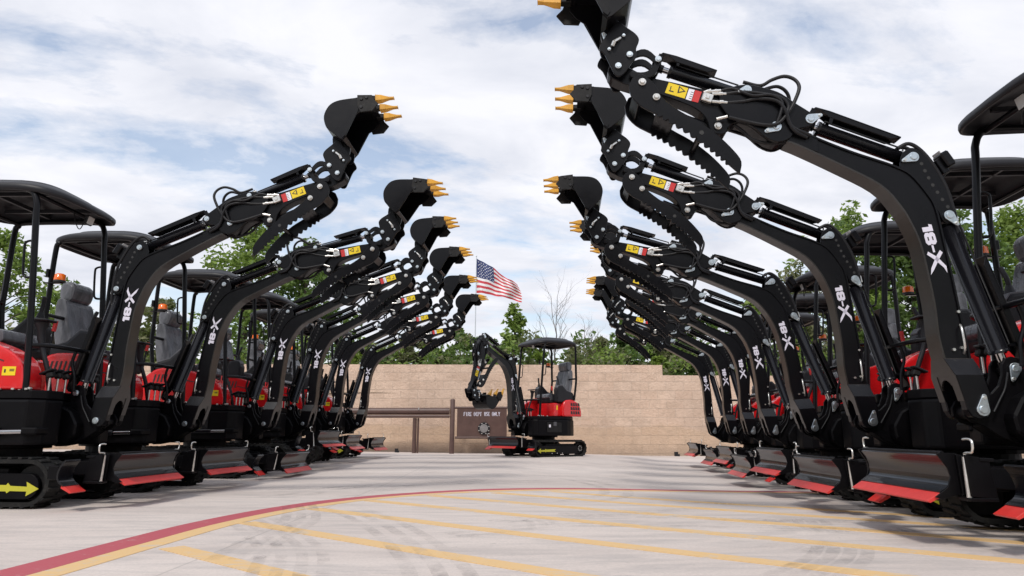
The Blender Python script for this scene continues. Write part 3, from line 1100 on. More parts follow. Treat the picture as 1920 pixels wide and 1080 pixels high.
polys, holes = letters()
for sy in (-1, 1):
    g = G().m('letter')
    # left side reads downwards, right side upwards, glyph tops towards the cab
    if sy > 0:
        o_, ux, uz = (.770, 1.595), -.15, -.989
    else:
        o_, ux, uz = (.705, 1.338), .12, .993
        o_ = (.742, 1.375)
    vx, vz = -.989, .14
    base = (o_[0] + .035, o_[1])

    def conv(pl, sc=1.0):
        u0_ = min(u for u, v in pl)
        k_ = .66 if u0_ < .16 and len(pl) != 7 else .80
        pl = [(.135 + (u - .135) * .93, .040 + (v - .040) * k_) for u, v in pl]
        return [(base[0] + (u * ux + v * vx), base[1] + (u * uz + v * vz)) for u, v in pl]
    for pl in polys:
        a, b = sorted((sy * .0522, sy * .0540))
        g.prof(conv(pl), a, b, 0)
    g.m('ink')
    for pl in holes:
        a, b = sorted((sy * .0541, sy * .0547))
        g.prof(conv(pl), a, b, 0)
    part('lettering', g, 'boom', boom)

# --- arm
arm_t = cr([(2.10, 2.457), (1.90, 2.408), (1.80, 2.40), (1.74, 2.425), (1.690, 2.435), (1.63, 2.43), (1.564, 2.405), (1.492, 2.374), (1.422, 2.318), (1.350, 2.260)], n=3)
arm_d = [(1.339 + .040 * math.cos(t), 2.219 + .040 * math.sin(t)) for t in [R(95 + 165 * k / 8) for k in range(9)]]
arm_b = cr([(1.36, 2.185), (1.42, 2.16), (1.46, 2.11), (1.52, 2.085), (1.585, 2.11), (1.66, 2.175), (1.74, 2.205), (1.785, 2.18), (1.80, 2.145), (1.845, 2.135), (1.888, 2.16), (1.91, 2.23), (1.97, 2.292), (2.10, 2.352), (2.23, 2.398), (2.38, 2.445)], n=3)
arm_n = [(2.415 + .056 * math.cos(t), 2.526 + .056 * math.sin(t)) for t in [R(-60 + 170 * k / 9) for k in range(10)]]
armo = arm_t + arm_d + arm_b + arm_n + [(2.34, 2.545), (2.28, 2.51), (2.22, 2.485)]
g = G().m('black')
g.prof(armo, -.050, .050, .004)
cheek = cr([(1.80, 2.397), (1.69, 2.430), (1.56, 2.402), (1.492, 2.374), (1.422, 2.320), (1.340, 2.262), (1.298, 2.22), (1.335, 2.180), (1.42, 2.155), (1.455, 2.105), (1.52, 2.080), (1.59, 2.108), (1.66, 2.172), (1.74, 2.203), (1.80, 2.25), (1.84, 2.33)], True, 3)
for sy in (-1, 1):
    a, b = sorted((sy * .062, sy * .076))
    g.prof(cheek, a, b, .003)
    a, b = sorted((sy * .050, sy * .062))
    g.prof([(1.56, 2.20), (1.63, 2.22), (1.76, 2.25), (1.78, 2.36), (1.64, 2.40), (1.58, 2.39), (1.50, 2.36), (1.52, 2.27)], a, b, 0)
pin(g, 'D', .076, 2.75, .023)
pin(g, 'V', .076, -.3, .021)
g.m('steel')
for sy in (-1, 1):
    for key, r_ in (('J', .022), ('F', .022)):
        x, z = PT[key]
        a = .050 if key == 'J' else .134
        g.disc(x, z, r_, sy * a, sy * (a + .012), 16, .002).disc(x, z, r_ * .72, sy * (a + .012), sy * (a + .024), 6, .002)
pin(g, 'K3', .066, None, .016)
g.m('steel')
for sy in (-1, 1):
    g.obox((1.905, sy * .064, 2.350), (.062, .028, .052), (0, -.32, 0), .004)
    g.obox((1.905, sy * .080, 2.350), (.022, .008, .022), (0, -.32, 0), .002)
    for (p, q) in (((1.880, 2.372), (1.80, 2.372)), ((1.88, 2.325), (1.795, 2.318)), ((1.925, 2.38), (1.885, 2.395)), ((1.90, 2.385), (1.83, 2.392))):
        g.tube([(p[0], sy * .07, p[1]), (q[0], sy * .07, q[1])], .0095, 8)
        g.tube([((p[0] + q[0]) / 2, sy * .07, (p[1] + q[1]) / 2), ((p[0] + q[0]) / 2 - .02, sy * .07, (p[1] + q[1]) / 2)], .013, 6)
    g.tube([(1.86, sy * .08, 2.212), (1.80, sy * .085, 2.226)], .0095, 8)
arm = part('arm', g, 'arm')
for sy in (-1, 1):
    g = G()
    a, b = sorted((sy * .0505, sy * .0520))
    c, d = sorted((sy * .0521, sy * .0528))
    g.m('yellow').prof([(2.119, 2.461 - .008), (2.009, 2.425 - .008), (2.030, 2.352), (2.142, 2.388)], a, b, 0)
    g.m('ink').prof([(2.060, 2.432), (2.024, 2.395), (2.072, 2.385)], c, d, 0)
    e, f_ = sorted((sy * .0529, sy * .0535))
    g.m('yellow').prof([(2.056, 2.420), (2.036, 2.399), (2.062, 2.393)], e, f_, 0)
    g.m('ink').prof([(2.118, 2.405), (2.092, 2.397), (2.094, 2.390), (2.120, 2.398)], c, d, 0).prof([(2.108, 2.430), (2.103, 2.428), (2.109, 2.405), (2.114, 2.407)], c, d, 0)
    part('warning_label', g, 'arm', arm)
for sy in (-1, 1):
    g = G()
    a, b = sorted((sy * .0505, sy * .0520))
    c, d = sorted((sy * .0521, sy * .0528))
    g.m('white').prof([(2.004, 2.415), (1.972, 2.406), (1.993, 2.338), (2.025, 2.348)], a, b, 0)
    g.m('redlabel').prof([(1.970, 2.405), (1.932, 2.394), (1.955, 2.327), (1.991, 2.337)], a, b, 0)
    g.m('ink')
    for k in range(4):
        z = 2.395 - .013 * k
        x = 1.994 + .004 * k
        g.prof([(x, z), (x - .015, z - .005), (x - .0145, z - .008), (x + .0005, z - .003)], c, d, 0)
    part('maker_label', g, 'arm', arm)

# hoses
def hose(pts, y, grp='arm', r=.0105, ys=None):
    for sy in (-1, 1):
        P = [(p[0], sy * (ys[i] if ys else y) * .86, p[1]) for i, p in enumerate(pts)]
        part('hydraulic_hose', G().m('hose').tube(cr(P, n=5), r, 8), grp)


hose([(1.69, 2.470), (1.60, 2.438), (1.535, 2.470), (1.468, 2.488), (1.415, 2.461), (1.396, 2.405), (1.425, 2.322), (1.46, 2.257), (1.522, 2.184), (1.60, 2.175), (1.707, 2.204), (1.79, 2.228)], .1, ys=[.03, .05, .06, .07, .085, .10, .105, .106, .106, .104, .09, .085])
hose([(1.80, 2.372), (1.72, 2.378), (1.62, 2.366), (1.506, 2.340), (1.464, 2.292), (1.472, 2.233), (1.44, 2.15), (1.36, 2.11)], .1, ys=[.08, .095, .105, .108, .108, .108, .10, .08])
hose([(1.795, 2.318), (1.703, 2.323), (1.629, 2.335), (1.532, 2.318), (1.484, 2.259), (1.45, 2.17), (1.34, 2.12)], .1, ys=[.08, .09, .10, .115, .118, .10, .085])
hose([(1.83, 2.392), (1.76, 2.40), (1.66, 2.35), (1.56, 2.352), (1.50, 2.31), (1.51, 2.24), (1.54, 2.16)], .1, ys=[.08, .09, .11, .116, .116, .112, .1], r=.009)
part('hydraulic_hose', G().m('hose').tube(cr([(1.75, .03, 2.20), (1.70, .03, 2.16), (1.66, .03, 2.118), (1.60, .03, 2.095), (1.52, .03, 2.09), (1.44, .03, 2.10)], n=5), .010, 8), 'arm')
part('hydraulic_hose', G().m('hose').tube(cr([(.86, .03, 2.05), (.80, .035, 2.075), (.74, .04, 2.03), (.68, .045, 1.93), (.63, .045, 1.80), (.605, .040, 1.66), (.60, .03, 1.52)], n=5), .011, 8), 'boom')
part('hydraulic_hose', G().m('hose').tube(cr([(.86, -.03, 2.05), (.80, -.035, 2.085), (.73, -.04, 2.04), (.665, -.045, 1.93), (.615, -.045, 1.80), (.60, -.045, 1.60), (.60, -.03, 1.50)], n=5), .011, 8), 'boom')
part('hydraulic_hose', G().m('hose').tube(cr([(.455, .072, .80), (.48, .075, .72), (.52, .085, .66), (.565, .10, .60)], n=5), .006, 8), 'boomyaw')
part('hydraulic_hose', G().m('hose').tube(cr([(.455, -.072, .80), (.48, -.075, .72), (.52, -.085, .66), (.565, -.10, .60)], n=5), .006, 8), 'boomyaw')

# lamp on the boom back
g = G().m('black').prof([(.62, 1.90), (.66, 1.98), (.63, 2.0), (.585, 1.92)], -.02, .02, .003)
g.obox((.60, 0, 1.985), (.05, .09, .09), (0, .5, 0), .008)
g.m('lens').obox((.624, 0, 1.998), (.004, .075, .075), (0, .5, 0), .001)
part('boom_lamp', g, 'boom')

# thumb
th_o = cr([(2.335, 2.440), (2.29, 2.462), (2.24, 2.43), (2.195, 2.37), (2.168, 2.315), (2.076, 2.238), (1.969, 2.174), (1.863, 2.089), (1.779, 1.999), (1.742, 1.937), (1.752, 1.866)], n=3)
inn = [(1.80, 1.925), (1.866, 1.985), (1.942, 2.050), (2.038, 2.125), (2.135, 2.185), (2.215, 2.235)]
tt = []
L_ = [Vector(p) for p in cr(inn, n=10)][::4]
for i in range(len(L_) - 1):
    d = (L_[i + 1] - L_[i])
    nrm = Vector((d.y, -d.x)).normalized()
    if i:
        tt.append(tuple(L_[i]))
    tt.append(tuple(L_[i] + d * .18 + nrm * .010))
    tt.append(tuple(L_[i] + d * .34 + nrm * .018))
    tt.append(tuple(L_[i] + d * .60 + nrm * .018))
    tt.append(tuple(L_[i] + d * .80 + nrm * .009))
head = cr([(2.215, 2.222), (2.29, 2.265), (2.345, 2.33), (2.355, 2.39)], n=3)
th = th_o + tt + head
g = G().m('black')
for sy in (-1, 1):
    a, b = sorted((sy * .118, sy * .134))
    g.prof(th, a, b, .002)
g.prof([(2.30, 2.29), (2.335, 2.345), (2.32, 2.36), (2.28, 2.305)], -.118, .118, .003)
g.prof([(2.10, 2.19), (2.20, 2.25), (2.19, 2.265), (2.09, 2.205)], -.118, .118, .003)
g.tube([(1.955, -.118, 2.105), (1.955, .118, 2.105)], .018, 12)
g.m('ink')
for sy in (-1, 1):
    g.disc(1.955, 2.105, .013, sy * .134, sy * .136, 12)
g.m('steel')
for sy in (-1, 1):
    x, z = PT['F2']
    g.disc(x, z, .021, sy * .134, sy * .146, 16, .002).disc(x, z, .015, sy * .146, sy * .158, 6, .002)
thumb = part('thumb', g, 'arm')
g = G().m('black').tube([(1.86, 0, 2.188), (2.03, 0, 2.252)], .026, 12)
g.m('chrome').tube([(2.03, 0, 2.252), (2.19, 0, 2.312)], .015, 10)
part('thumb_cylinder', g, 'arm')

# coupler and links (bucket group rotates about K1)
g = G().m('black')
cp = cr([(2.425, 2.818), (2.365, 2.775), (2.315, 2.735), (2.295, 2.695), (2.312, 2.640), (2.310, 2.590), (2.340, 2.545), (2.385, 2.475), (2.428, 2.468), (2.455, 2.52), (2.492, 2.600), (2.525, 2.64), (2.500, 2.70), (2.462, 2.76)], True, 3)
for sy in (-1, 1):
    a, b = sorted((sy * .088, sy * .102))
    g.prof(cp, a, b, .003)
g.box(2.36, 2.44, -.088, .088, 2.64, 2.70, .004)
pin(g, 'K1', .104, None, .020)
pin(g, 'K2', .104, None, .020)
pin(g, (2.385, 2.718), .104, None, .011)
pin(g, (2.468, 2.630), .104, None, .011)
coup = part('quick_coupler', g, 'bucket')
for sy in (-1, 1):
    g = G().m('steel')
    g.tube([(2.405, sy * .104, 2.705), (2.440, sy * .125, 2.67)], .010, 8)
    g.tube([(2.44, sy * .125, 2.67), (2.45, sy * .118, 2.645)], .012, 8)
    part('coupler_latch', g, 'bucket', coup)

# bucket
BY = .192
shell = cr([(2.70, 3.130), (2.56, 3.126), (2.44, 3.112), (2.372, 3.070), (2.334, 2.985), (2.350, 2.895), (2.388, 2.850), (2.462, 2.785)], n=4)
g = G().m('black')
g.strip(shell, .010, -BY, BY)
side = [(2.70, 3.132), (2.60, 3.130)] + shell[3:] + [(2.485, 2.775), (2.512, 2.805), (2.60, 2.985), (2.655, 3.02), (2.70, 3.075)]
for sy in (-1, 1):
    a, b = sorted((sy * BY, sy * (BY + .011)))
    g.prof(side, a, b, .002)
    # stiffener along the mouth
    a, b = sorted((sy * (BY + .011), sy * (BY + .017)))
    g.prof([(2.485, 2.785), (2.512, 2.808), (2.612, 2.998), (2.66, 3.12), (2.628, 3.12), (2.575, 3.0), (2.47, 2.81)], a, b, .001)
g.prof([(2.462, 2.785), (2.485, 2.77), (2.515, 2.80), (2.49, 2.815)], -BY, BY, .003)
g.box(2.66, 2.725, -BY - .004, BY + .004, 3.112, 3.134, .003)
for sy in (-1, 1):
    a, b = sorted((sy * .062, sy * .078))
    g.prof(cr([(2.372, 2.86), (2.375, 2.78), (2.42, 2.735), (2.455, 2.665), (2.50, 2.675), (2.515, 2.75), (2.475, 2.785), (2.41, 2.845)], True, 3), a, b, .002)
pin(g, 'U1', .078, 1.2, .021)
pin(g, 'U2', .078, 1.0, .021)
bk = part('bucket', g, 'bucket')
for sy in (-1, 1):
    g = G().m('darkcast')
    a, b = sorted((sy * (BY + .017), sy * (BY + .030)))
    g.prof([(2.615, 3.142), (2.735, 3.134), (2.745, 3.10), (2.785, 3.055), (2.735, 2.995), (2.64, 2.990), (2.612, 3.05)], a, b, .002)
    g.m('plastic')
    for (x, z) in ((2.648, 3.105), (2.645, 3.035), (2.69, 3.115)):
        g.disc(x, z, .014, sy * (BY + .030), sy * (BY + .038), 10, .002)
    part('side_cutter', g, 'bucket', bk)
for y in (-.165, 0, .165):
    g = G().m('darkcast')
    g._add([(2.69, y - .034, 3.105), (2.69, y + .034, 3.105), (2.69, y + .034, 3.146), (2.69, y - .034, 3.146), (2.765, y - .026, 3.105), (2.765, y + .026, 3.105), (2.765, y + .026, 3.142), (2.765, y - .026, 3.142)],
           [[0, 1, 2, 3], [7, 6, 5, 4], [0, 4, 5, 1], [1, 5, 6, 2], [2, 6, 7, 3], [3, 7, 4, 0]], .004)
    g.m('tooth')
    xs_ = [(2.757, .034, .030), (2.80, .033, .026), (2.84, .023, .016), (2.865, .017, .011), (2.905, .021, .006)]
    v, f = [], []
    for x, hy, hz in xs_:
        zc = 3.123 - .002 * (x - 2.76) / .1
        v += [(x, y - hy, zc - hz), (x, y + hy, zc - hz), (x, y + hy, zc + hz * .8), (x, y - hy, zc + hz * .8)]
    for i in range(len(xs_) - 1):
        for k in range(4):
            f.append([i * 4 + k, i * 4 + (k + 1) % 4, (i + 1) * 4 + (k + 1) % 4, (i + 1) * 4 + k])
    f += [[0, 1, 2, 3], [len(v) - 1, len(v) - 2, len(v) - 3, len(v) - 4]]
    g._add(v, f, .003)
    part('bucket_tooth', g, 'bucket', bk)


# curved bucket links and cylinders are aimed from pin to pin; meshes lie along +x from the first pin
def banana(L, bow, y, th, wd):
    pts_o, pts_i = [], []
    for k in range(9):
        t = k / 8
        x, z = L * t, bow * math.sin(PI * t)
        pts_o.append((x, z + wd / 2))
        pts_i.append((x, z - wd / 2))
    ends = [(L + wd / 2 * math.cos(t), wd / 2 * math.sin(t)) for t in (1.0, .5, 0, -.5, -1.)]
    ends0 = [(wd / 2 * math.cos(t), wd / 2 * math.sin(t)) for t in (PI + 1, PI + .5, PI, PI - .5, PI - 1)]
    return pts_o + ends + pts_i[::-1] + ends0


AIMED = []
g = G().m('black')
lnk = banana(.166, .048, 0, 0, .044)
g.prof(lnk, -.084, -.066, .003).prof(lnk, .066, .084, .003).tube([(.01, -.07, .002), (.01, .07, .002)], .012, 10)
AIMED.append(('arm_link', g.mesh('arm_link'), 'K3', 'K4', None))
g = G().m('black')
lnk = banana(.166, -.052, 0, 0, .044)
for sy in (-1, 1):
    a, b = sorted((sy * .047, sy * .064))
    g.prof(lnk, a, b, .003)
pin(g, (.166, 0), .090, None, .020)
AIMED.append(('coupler_link', g.mesh('coupler_link'), 'K2', 'K4', None))


def cyl(name, p, q, L, r, rr, side_up, gl, goff, gw, base_y=.05):
    """barrel starts at pin p; rod comes from pin q with the guard plate fixed to the rod end"""
    g = G().m('gloss')
    g.disc(0, 0, r * .95, -base_y, base_y, 16, .002)
    g.tube([(.0, 0, 0), (.05, 0, 0), (.051, 0, 0), (L - .02, 0, 0), (L - .019, 0, 0), (L, 0, 0)], [r * .8, r * .8, r, r, r * 1.13, r * 1.13], 18)
    s_ = side_up
    g.m('hose').tube([(.05, .012, s_ * (r + .004)), (.05, .012, s_ * (r + .014)), (L - .03, .012, s_ * (r + .014)), (L - .03, .012, s_ * r)], .0055, 6)
    g.m('steel').tube([(.03, .012, s_ * (r + .012)), (-.02, .012, s_ * (r + .016))], .008, 6)
    g.tube([(.05, -.015, s_ * (r + .008)), (.0, -.015, s_ * (r + .014))], .009, 6)
    b = g.mesh(name)
    g = G().m('chrome').tube([(.03, 0, 0), (L * .7, 0, 0)], rr, 14)
    g.m('black').disc(0, 0, rr * 1.5, -base_y, base_y, 16, .002)
    g.tube([(0, 0, 0), (.045, 0, 0)], rr * 1.35, 12)
    rod = g.mesh('piston_rod')
    gd = None
    if gl:
        s2 = -side_up        # rod frame looks back from q to p
        g = G().m('black')
        z0 = s2 * goff
        pr = [(-.01, z0 - s2 * .018), (.01, z0 + s2 * .010), (.09, z0 + s2 * .016), (gl, z0 + s2 * .010), (gl, z0), (.09, z0 + s2 * .005), (.02, z0)]
        g.prof(pr, -gw, gw, .001)
        for sy in (-1, 1):
            a, b_ = sorted((sy * gw, sy * (gw - .006)))
            g.prof([(.03, z0 + s2 * .01), (gl, z0 + s2 * .008), (gl - .05, z0 - s2 * .022), (.10, z0 - s2 * .020)], a, b_, .001)
            a, b_ = sorted((sy * .030, sy * .038))
            g.prof([(-.012, 0), (.012, 0), (.02, z0), (-.008, z0)], a, b_, .001)
            g.prof([(.10, z0), (.125, z0), (.125, z0 - s2 * (goff - r * .9)), (.11, z0 - s2 * (goff - r * .9))], a, b_, .001)
        gd = g.mesh('cylinder_guard')
    return [(name, b, p, q, None), ('piston_rod', rod, q, p, name), ] + ([('cylinder_guard', gd, q, p, name)] if gd else [])


AIMED += cyl('boom_cylinder', 'B', 'I', .765, .046, .022, -1, .60, .095, .050, .038)
AIMED += cyl('arm_cylinder', 'C', 'D', .530, .037, .018, 1, .50, .092, .040, .038)
AIMED += cyl('bucket_cylinder', 'V', 'K4', .455, .034, .018, 1, .34, .072, .042, .042)


# ---------------------------------------------------------------- posing
def rotm(c, a):
    """rotation by a (x towards z) about point c in the x-z plane"""
    return Matrix.Translation((c[0], 0, c[1])) @ Matrix.Rotation(-a, 4, 'Y') @ Matrix.Translation((-c[0], 0, -c[1]))


def app(m_, p):
    v = m_ @ Vector((p[0], 0, p[1]))
    return (v.x, v.z)


def circ(p, rp, q, rq, side):
    P, Q = Vector(p), Vector(q)
    d = (Q - P).length
    a = (rp * rp - rq * rq + d * d) / (2 * d)
    h = math.sqrt(max(0, rp * rp - a * a))
    e = (Q - P) / d
    return tuple(P + e * a + Vector((-e.y, e.x)) * h * side)


def dist(p, q):
    return (Vector(p) - Vector(q)).length


def excavator(loc, heading, b, c, blade_top, label, group=None, bucket=0., swing_yaw=0., boom_swing=0.):
    root = bpy.data.objects.new('mini_excavator', None)
    COL.objects.link(root)
    root.empty_display_size = .3
    root.location = loc
    root.rotation_euler = (0, 0, heading)
    tag(root, label, 'excavator', group)
    Y = Matrix.Translation((-.13, 0, 0)) @ Matrix.Rotation(swing_yaw, 4, 'Z') @ Matrix.Translation((.13, 0, 0))
    Y0 = Y
    YB = Y @ Matrix.Translation((.52, 0, 0)) @ Matrix.Rotation(boom_swing, 4, 'Z') @ Matrix.Translation((-.52, 0, 0))
    mb = rotm(PT['A'], b)
    ma = mb @ rotm(PT['E'], c)
    mk = ma @ rotm(PT['K1'], bucket)
    bt = math.asin(max(-1, min(1, (blade_top - .40) / .80)))
    mblade = rotm((.18, .24), bt)
    grp = dict(chassis=Matrix(), blade=mblade, house=Y, boomyaw=YB, boom=YB @ mb, arm=YB @ ma, bucket=YB @ mk)
    objs = []
    for name, me, gname, par in PARTS:
        o = bpy.data.objects.new(name, me)
        COL.objects.link(o)
        if par is None:
            o.parent = root
            o.matrix_local = grp[gname]
        else:
            o.parent = objs[par]
        objs.append(o)
    P = {}
    for k, m_ in (('A', None), ('I', None), ('B', mb), ('C', mb), ('D', ma), ('V', ma), ('K3', ma), ('K1', ma), ('K2', mk)):
        P[k] = app(m_, PT[k]) if m_ is not None else PT[k]
    P['K4'] = circ(P['K3'], dist(PT['K3'], PT['K4']), P['K2'], dist(PT['K2'], PT['K4']), 1)
    q = circ(P['K3'], dist(PT['K3'], PT['K4']), P['K2'], dist(PT['K2'], PT['K4']), -1)
    if dist(q, P['V']) < dist(P['K4'], P['V']):
        P['K4'] = q
    par = {}
    for name, me, p, q, pn in AIMED:
        v = Vector(P[q]) - Vector(P[p])
        ang = math.atan2(v.y, v.x)
        mt = YB @ Matrix.Translation((P[p][0], 0, P[p][1])) @ Matrix.Rotation(-ang, 4, 'Y')
        o = bpy.data.objects.new(name, me)
        COL.objects.link(o)
        if pn is None:
            o.parent = root
            o.matrix_local = mt
            par[name] = (o, mt)
        else:
            po, pm = par[pn]
            o.parent = po
            o.matrix_local = pm.inverted() @ mt
    return root


side_txt = {'L': 'left', 'R': 'right'}
LAB = {
    'L1': 'nearest mini excavator of the left row, yellow arrow on its track at the photo edge',
    'L2': 'second mini excavator from the camera in the left row',
    'L3': 'third black mini excavator in the left row, its dozer blade hanging lowest of that row',
    'L4': 'fourth mini excavator in the left row, its dozer blade lifted highest of that row',
    'L5': 'fifth mini excavator in the left row, second from the wall end',
    'L6': 'farthest mini excavator of the left row, beside the brown pipe gate',
    'R1': 'nearest mini excavator of the right row, its bucket cut off by the photo top',
    'R2': 'second mini excavator from the camera in the right row, under the tallest boom',
    'R3': 'third mini excavator from the camera in the right row',
    'R4': 'fourth mini excavator from the camera in the right row',
    'R5': 'fifth mini excavator in the right row, its boom squeezed between the fourth and sixth',
    'R6': 'sixth mini excavator in the right row, second from the wall end',
    'R7': 'farthest mini excavator of the right row, beside the stepped end of the wall'}
for k, (ax, ay, yaw, b, z0, c, bt) in ROWS.items():
    if k[0] == 'L':
        hd = yaw
    else:
        hd = PI - yaw
    fx, fy = math.cos(hd), math.sin(hd)
    excavator((ax - fx * PT['A'][0], ay - fy * PT['A'][0], z0), hd, b, c, bt, LAB[k], 'mini excavators lined up in the %s row with booms raised' % side_txt[k[0]])
hh, hc = PI + .581, PI + .74
slx, sly = .679, 14.943
excavator((slx + .13 * math.cos(hc), sly + .13 * math.sin(hc), .034), hc, .0, R(-90), .40,
          'lone mini excavator between the two rows before the wall, its arm folded down', None, R(-145), hh - hc, .237)

# ---------------------------------------------------------------- block wall
g = G().m('wall')


def wallseg(x0, x1, ya, yb, z1):
    v = [(x0, ya, -.35), (x1, yb, -.35), (x1, yb + .3, -.35), (x0, ya + .3, -.35), (x0, ya, z1), (x1, yb, z1), (x1, yb + .3, z1), (x0, ya + .3, z1)]
    g._add(v, [[3, 2, 1, 0], [4, 5, 6, 7], [0, 1, 5, 4], [1, 2, 6, 5], [2, 3, 7, 6], [3, 0, 4, 7]])


wallseg(-16, 4.06, 19.4, 18.75, 2.33)
wallseg(4.06, 16, 18.75, 18.38, 2.055)
o = link('block_wall', g.mesh('block_wall'))
tag(o, 'long tan split face block wall behind the machines, one course lower at its right end', 'wall')

sheet('hillside', [-400, -80, -30] + fr(-20, 20, 20) + [30, 80, 400], [18.98, 19.7, 22, 26, 34, 60, 150, 500], 'grass',
      lambda x, y: 1.55 + .03 * math.sin(x * 1.3) + max(0, min(y, 60) - 22) * .02)

# ---------------------------------------------------------------- pipe gate and sign
GY = 18.2


def gpt(px, py, Y=GY):
    return at(px, py, Y)


def rail(g, px0, px1, py, r, Y=GY, py1=None):
    a, b = gpt(px0, py, Y), gpt(px1, py if py1 is None else py1, Y)
    g.tube([a, b], r, 14)


root = bpy.data.objects.new('pipe_gate', None)
COL.objects.link(root)
root.location = (gpt(781, 845).x, GY, 0)
tag(root, 'long brown steel pipe gate with a thick upper pipe standing before the block wall', 'gate')


def pchild(name, g, root_):
    me = g.mesh(name)
    me.transform(Matrix.Translation(-root_.location))
    o = link(name, me, root_)
    return o


g = G().m('brown')
rail(g, 560, 843, 771, .085)
rr_ = pchild('upper_pipe', g, root)
g = G().m('brown')
rail(g, 560, 843, 780.5, .04, GY - .06)
pchild('lower_pipe', g, root)
g = G().m('brown')
p = gpt(778, 784)
g.tube([(p.x, GY, -.1), (p.x, GY, p.z)], .052, 14)
pchild('gate_post', g, root)
g = G().m('brown')
p = gpt(784.5, 784)
g.tube([(p.x, GY, -.1), (p.x, GY, p.z)], .026, 10)
pchild('gate_post', g, root)
g = G().m('brown')
p = gpt(600, 784)
g.tube([(p.x, GY, -.1), (p.x, GY, p.z)], .052, 14)
pchild('gate_post', g, root)
g = G().m('steel')
p = gpt(786, 768)
g.box(p.x - .012, p.x + .012, GY - .105, GY - .085, p.z - .01, p.z + .045)
pchild('latch', g, root)

p = gpt(849, 845)
sign = bpy.data.objects.new('fire_lane_sign', None)
COL.objects.link(sign)
sign.location = (p.x, GY, 0)
tag(sign, 'brown steel sign panel reading FIRE DEPT USE ONLY with a round grey hose cap', 'sign')
for px, top in ((849, 748), (962.5, 764)):
    g = G().m('brown')
    q = gpt(px, top)
    g.tube([(q.x, GY, -.1), (q.x, GY, q.z - .03), (q.x, GY, q.z - .008), (q.x, GY, q.z)], [.062, .062, .05, .02], 16)
    pchild('post', g, sign)
a, b = gpt(857.5, 766), gpt(950, 820)
g = G().m('brown').box(a.x, b.x, GY - .015, GY + .015, b.z, a.z, .003)
pchild('panel', g, sign)
g = G().m('brown')
rail(g, 853, 962, 764.5, .03)
rail(g, 853, 962, 820.5, .03)
pchild('panel_frame', g, sign)
# words made of strokes
FONT = {'F': 'abcdg', 'I': '', 'R': '', 'E': '', 'D': '', 'P': '', 'T': '', 'U': '', 'S': '', 'O': '', 'N': '', 'L': '', 'Y': ''}
ST = {'F': [((0, 0), (0, 1)), ((0, 1), (.6, 1)), ((0, .52), (.5, .52))], 'I': [((.3, 0), (.3, 1))],
      'R': [((0, 0), (0, 1)), ((0, 1), (.55, 1)), ((.58, 1), (.58, .5)), ((.55, .5), (0, .5)), ((.2, .5), (.62, 0))],
      'E': [((0, 0), (0, 1)), ((0, 1), (.6, 1)), ((0, .5), (.5, .5)), ((0, 0), (.6, 0))],
      'D': [((0, 0), (0, 1)), ((0, 1), (.45, 1)), ((.45, 1), (.6, .8)), ((.6, .8), (.6, .2)), ((.6, .2), (.45, 0)), ((.45, 0), (0, 0))],
      'P': [((0, 0), (0, 1)), ((0, 1), (.6, 1)), ((.6, 1), (.6, .5)), ((.6, .5), (0, .5))],
      'T': [((.3, 0), (.3, 1)), ((0, 1), (.6, 1))], 'U': [((0, 1), (0, 0)), ((0, 0), (.6, 0)), ((.6, 0), (.6, 1))],
      'S': [((.6, 1), (0, 1)), ((0, 1), (0, .5)), ((0, .5), (.6, .5)), ((.6, .5), (.6, 0)), ((.6, 0), (0, 0))],
      'O': [((0, 0), (0, 1)), ((0, 1), (.6, 1)), ((.6, 1), (.6, 0)), ((.6, 0), (0, 0))],
      'N': [((0, 0), (0, 1)), ((0, 1), (.6, 0)), ((.6, 0), (.6, 1))], 'L': [((0, 1), (0, 0)), ((0, 0), (.55, 0))],
      'Y': [((0, 1), (.3, .5)), ((.6, 1), (.3, .5)), ((.3, .5), (.3, 0))]}
h = .088
for word, px0, px1 in (('FIRE', 869.5, 884.5), ('DEPT', 888.5, 903.5), ('USE', 908, 918.5), ('ONLY', 922.5, 938)):
    g = G().m('letter')
    x0, x1 = gpt(px0, 779).x, gpt(px1, 779).x
    zb = gpt(px0, 779.5).z
    adv = (x1 - x0) / len(word)
    for i, ch in enumerate(word):
        for (u0, v0), (u1, v1) in ST[ch]:
            A_ = Vector((x0 + adv * (i + .12) + u0 * adv * 1.05, zb + v0 * h))
            B_ = Vector((x0 + adv * (i + .12) + u1 * adv * 1.05, zb + v1 * h))
            d = (B_ - A_)
            L = d.length
            d.normalize()
            s_ = Vector((-d.y, d.x)) * .0065
            A_ -= d * .0065
            B_ += d * .0065
            q = [A_ - s_, B_ - s_, B_ + s_, A_ + s_]
            g._add([(v.x, GY - .0165 - .0001 * i, v.y) for v in q], [[0, 1, 2, 3]])
    pchild('lettering', g, sign)
p = gpt(907.5, 803.5)
g = G().m('plastic').disc(p.x, p.z, .155, GY - .055, GY - .017, 24, .004)
g.m('greyplastic')
cap = pchild('hose_flange', g, sign)
for k in range(8):
    t = 2 * PI * (k + .5) / 8
    pchild('flange_bolt', G().m('steel').disc(p.x + .135 * math.cos(t), p.z + .135 * math.sin(t), .016, GY - .075, GY - .055, 6), sign)
M['capgrey'] = mat('cap_grey', (.19, .18, .18), .5, fn=vary(.2, 10, .4, .6))
g = G().m('capgrey').disc(p.x, p.z, .108, GY - .085, GY - .055, 28, .008)
pchild('hose_cap', g, sign)

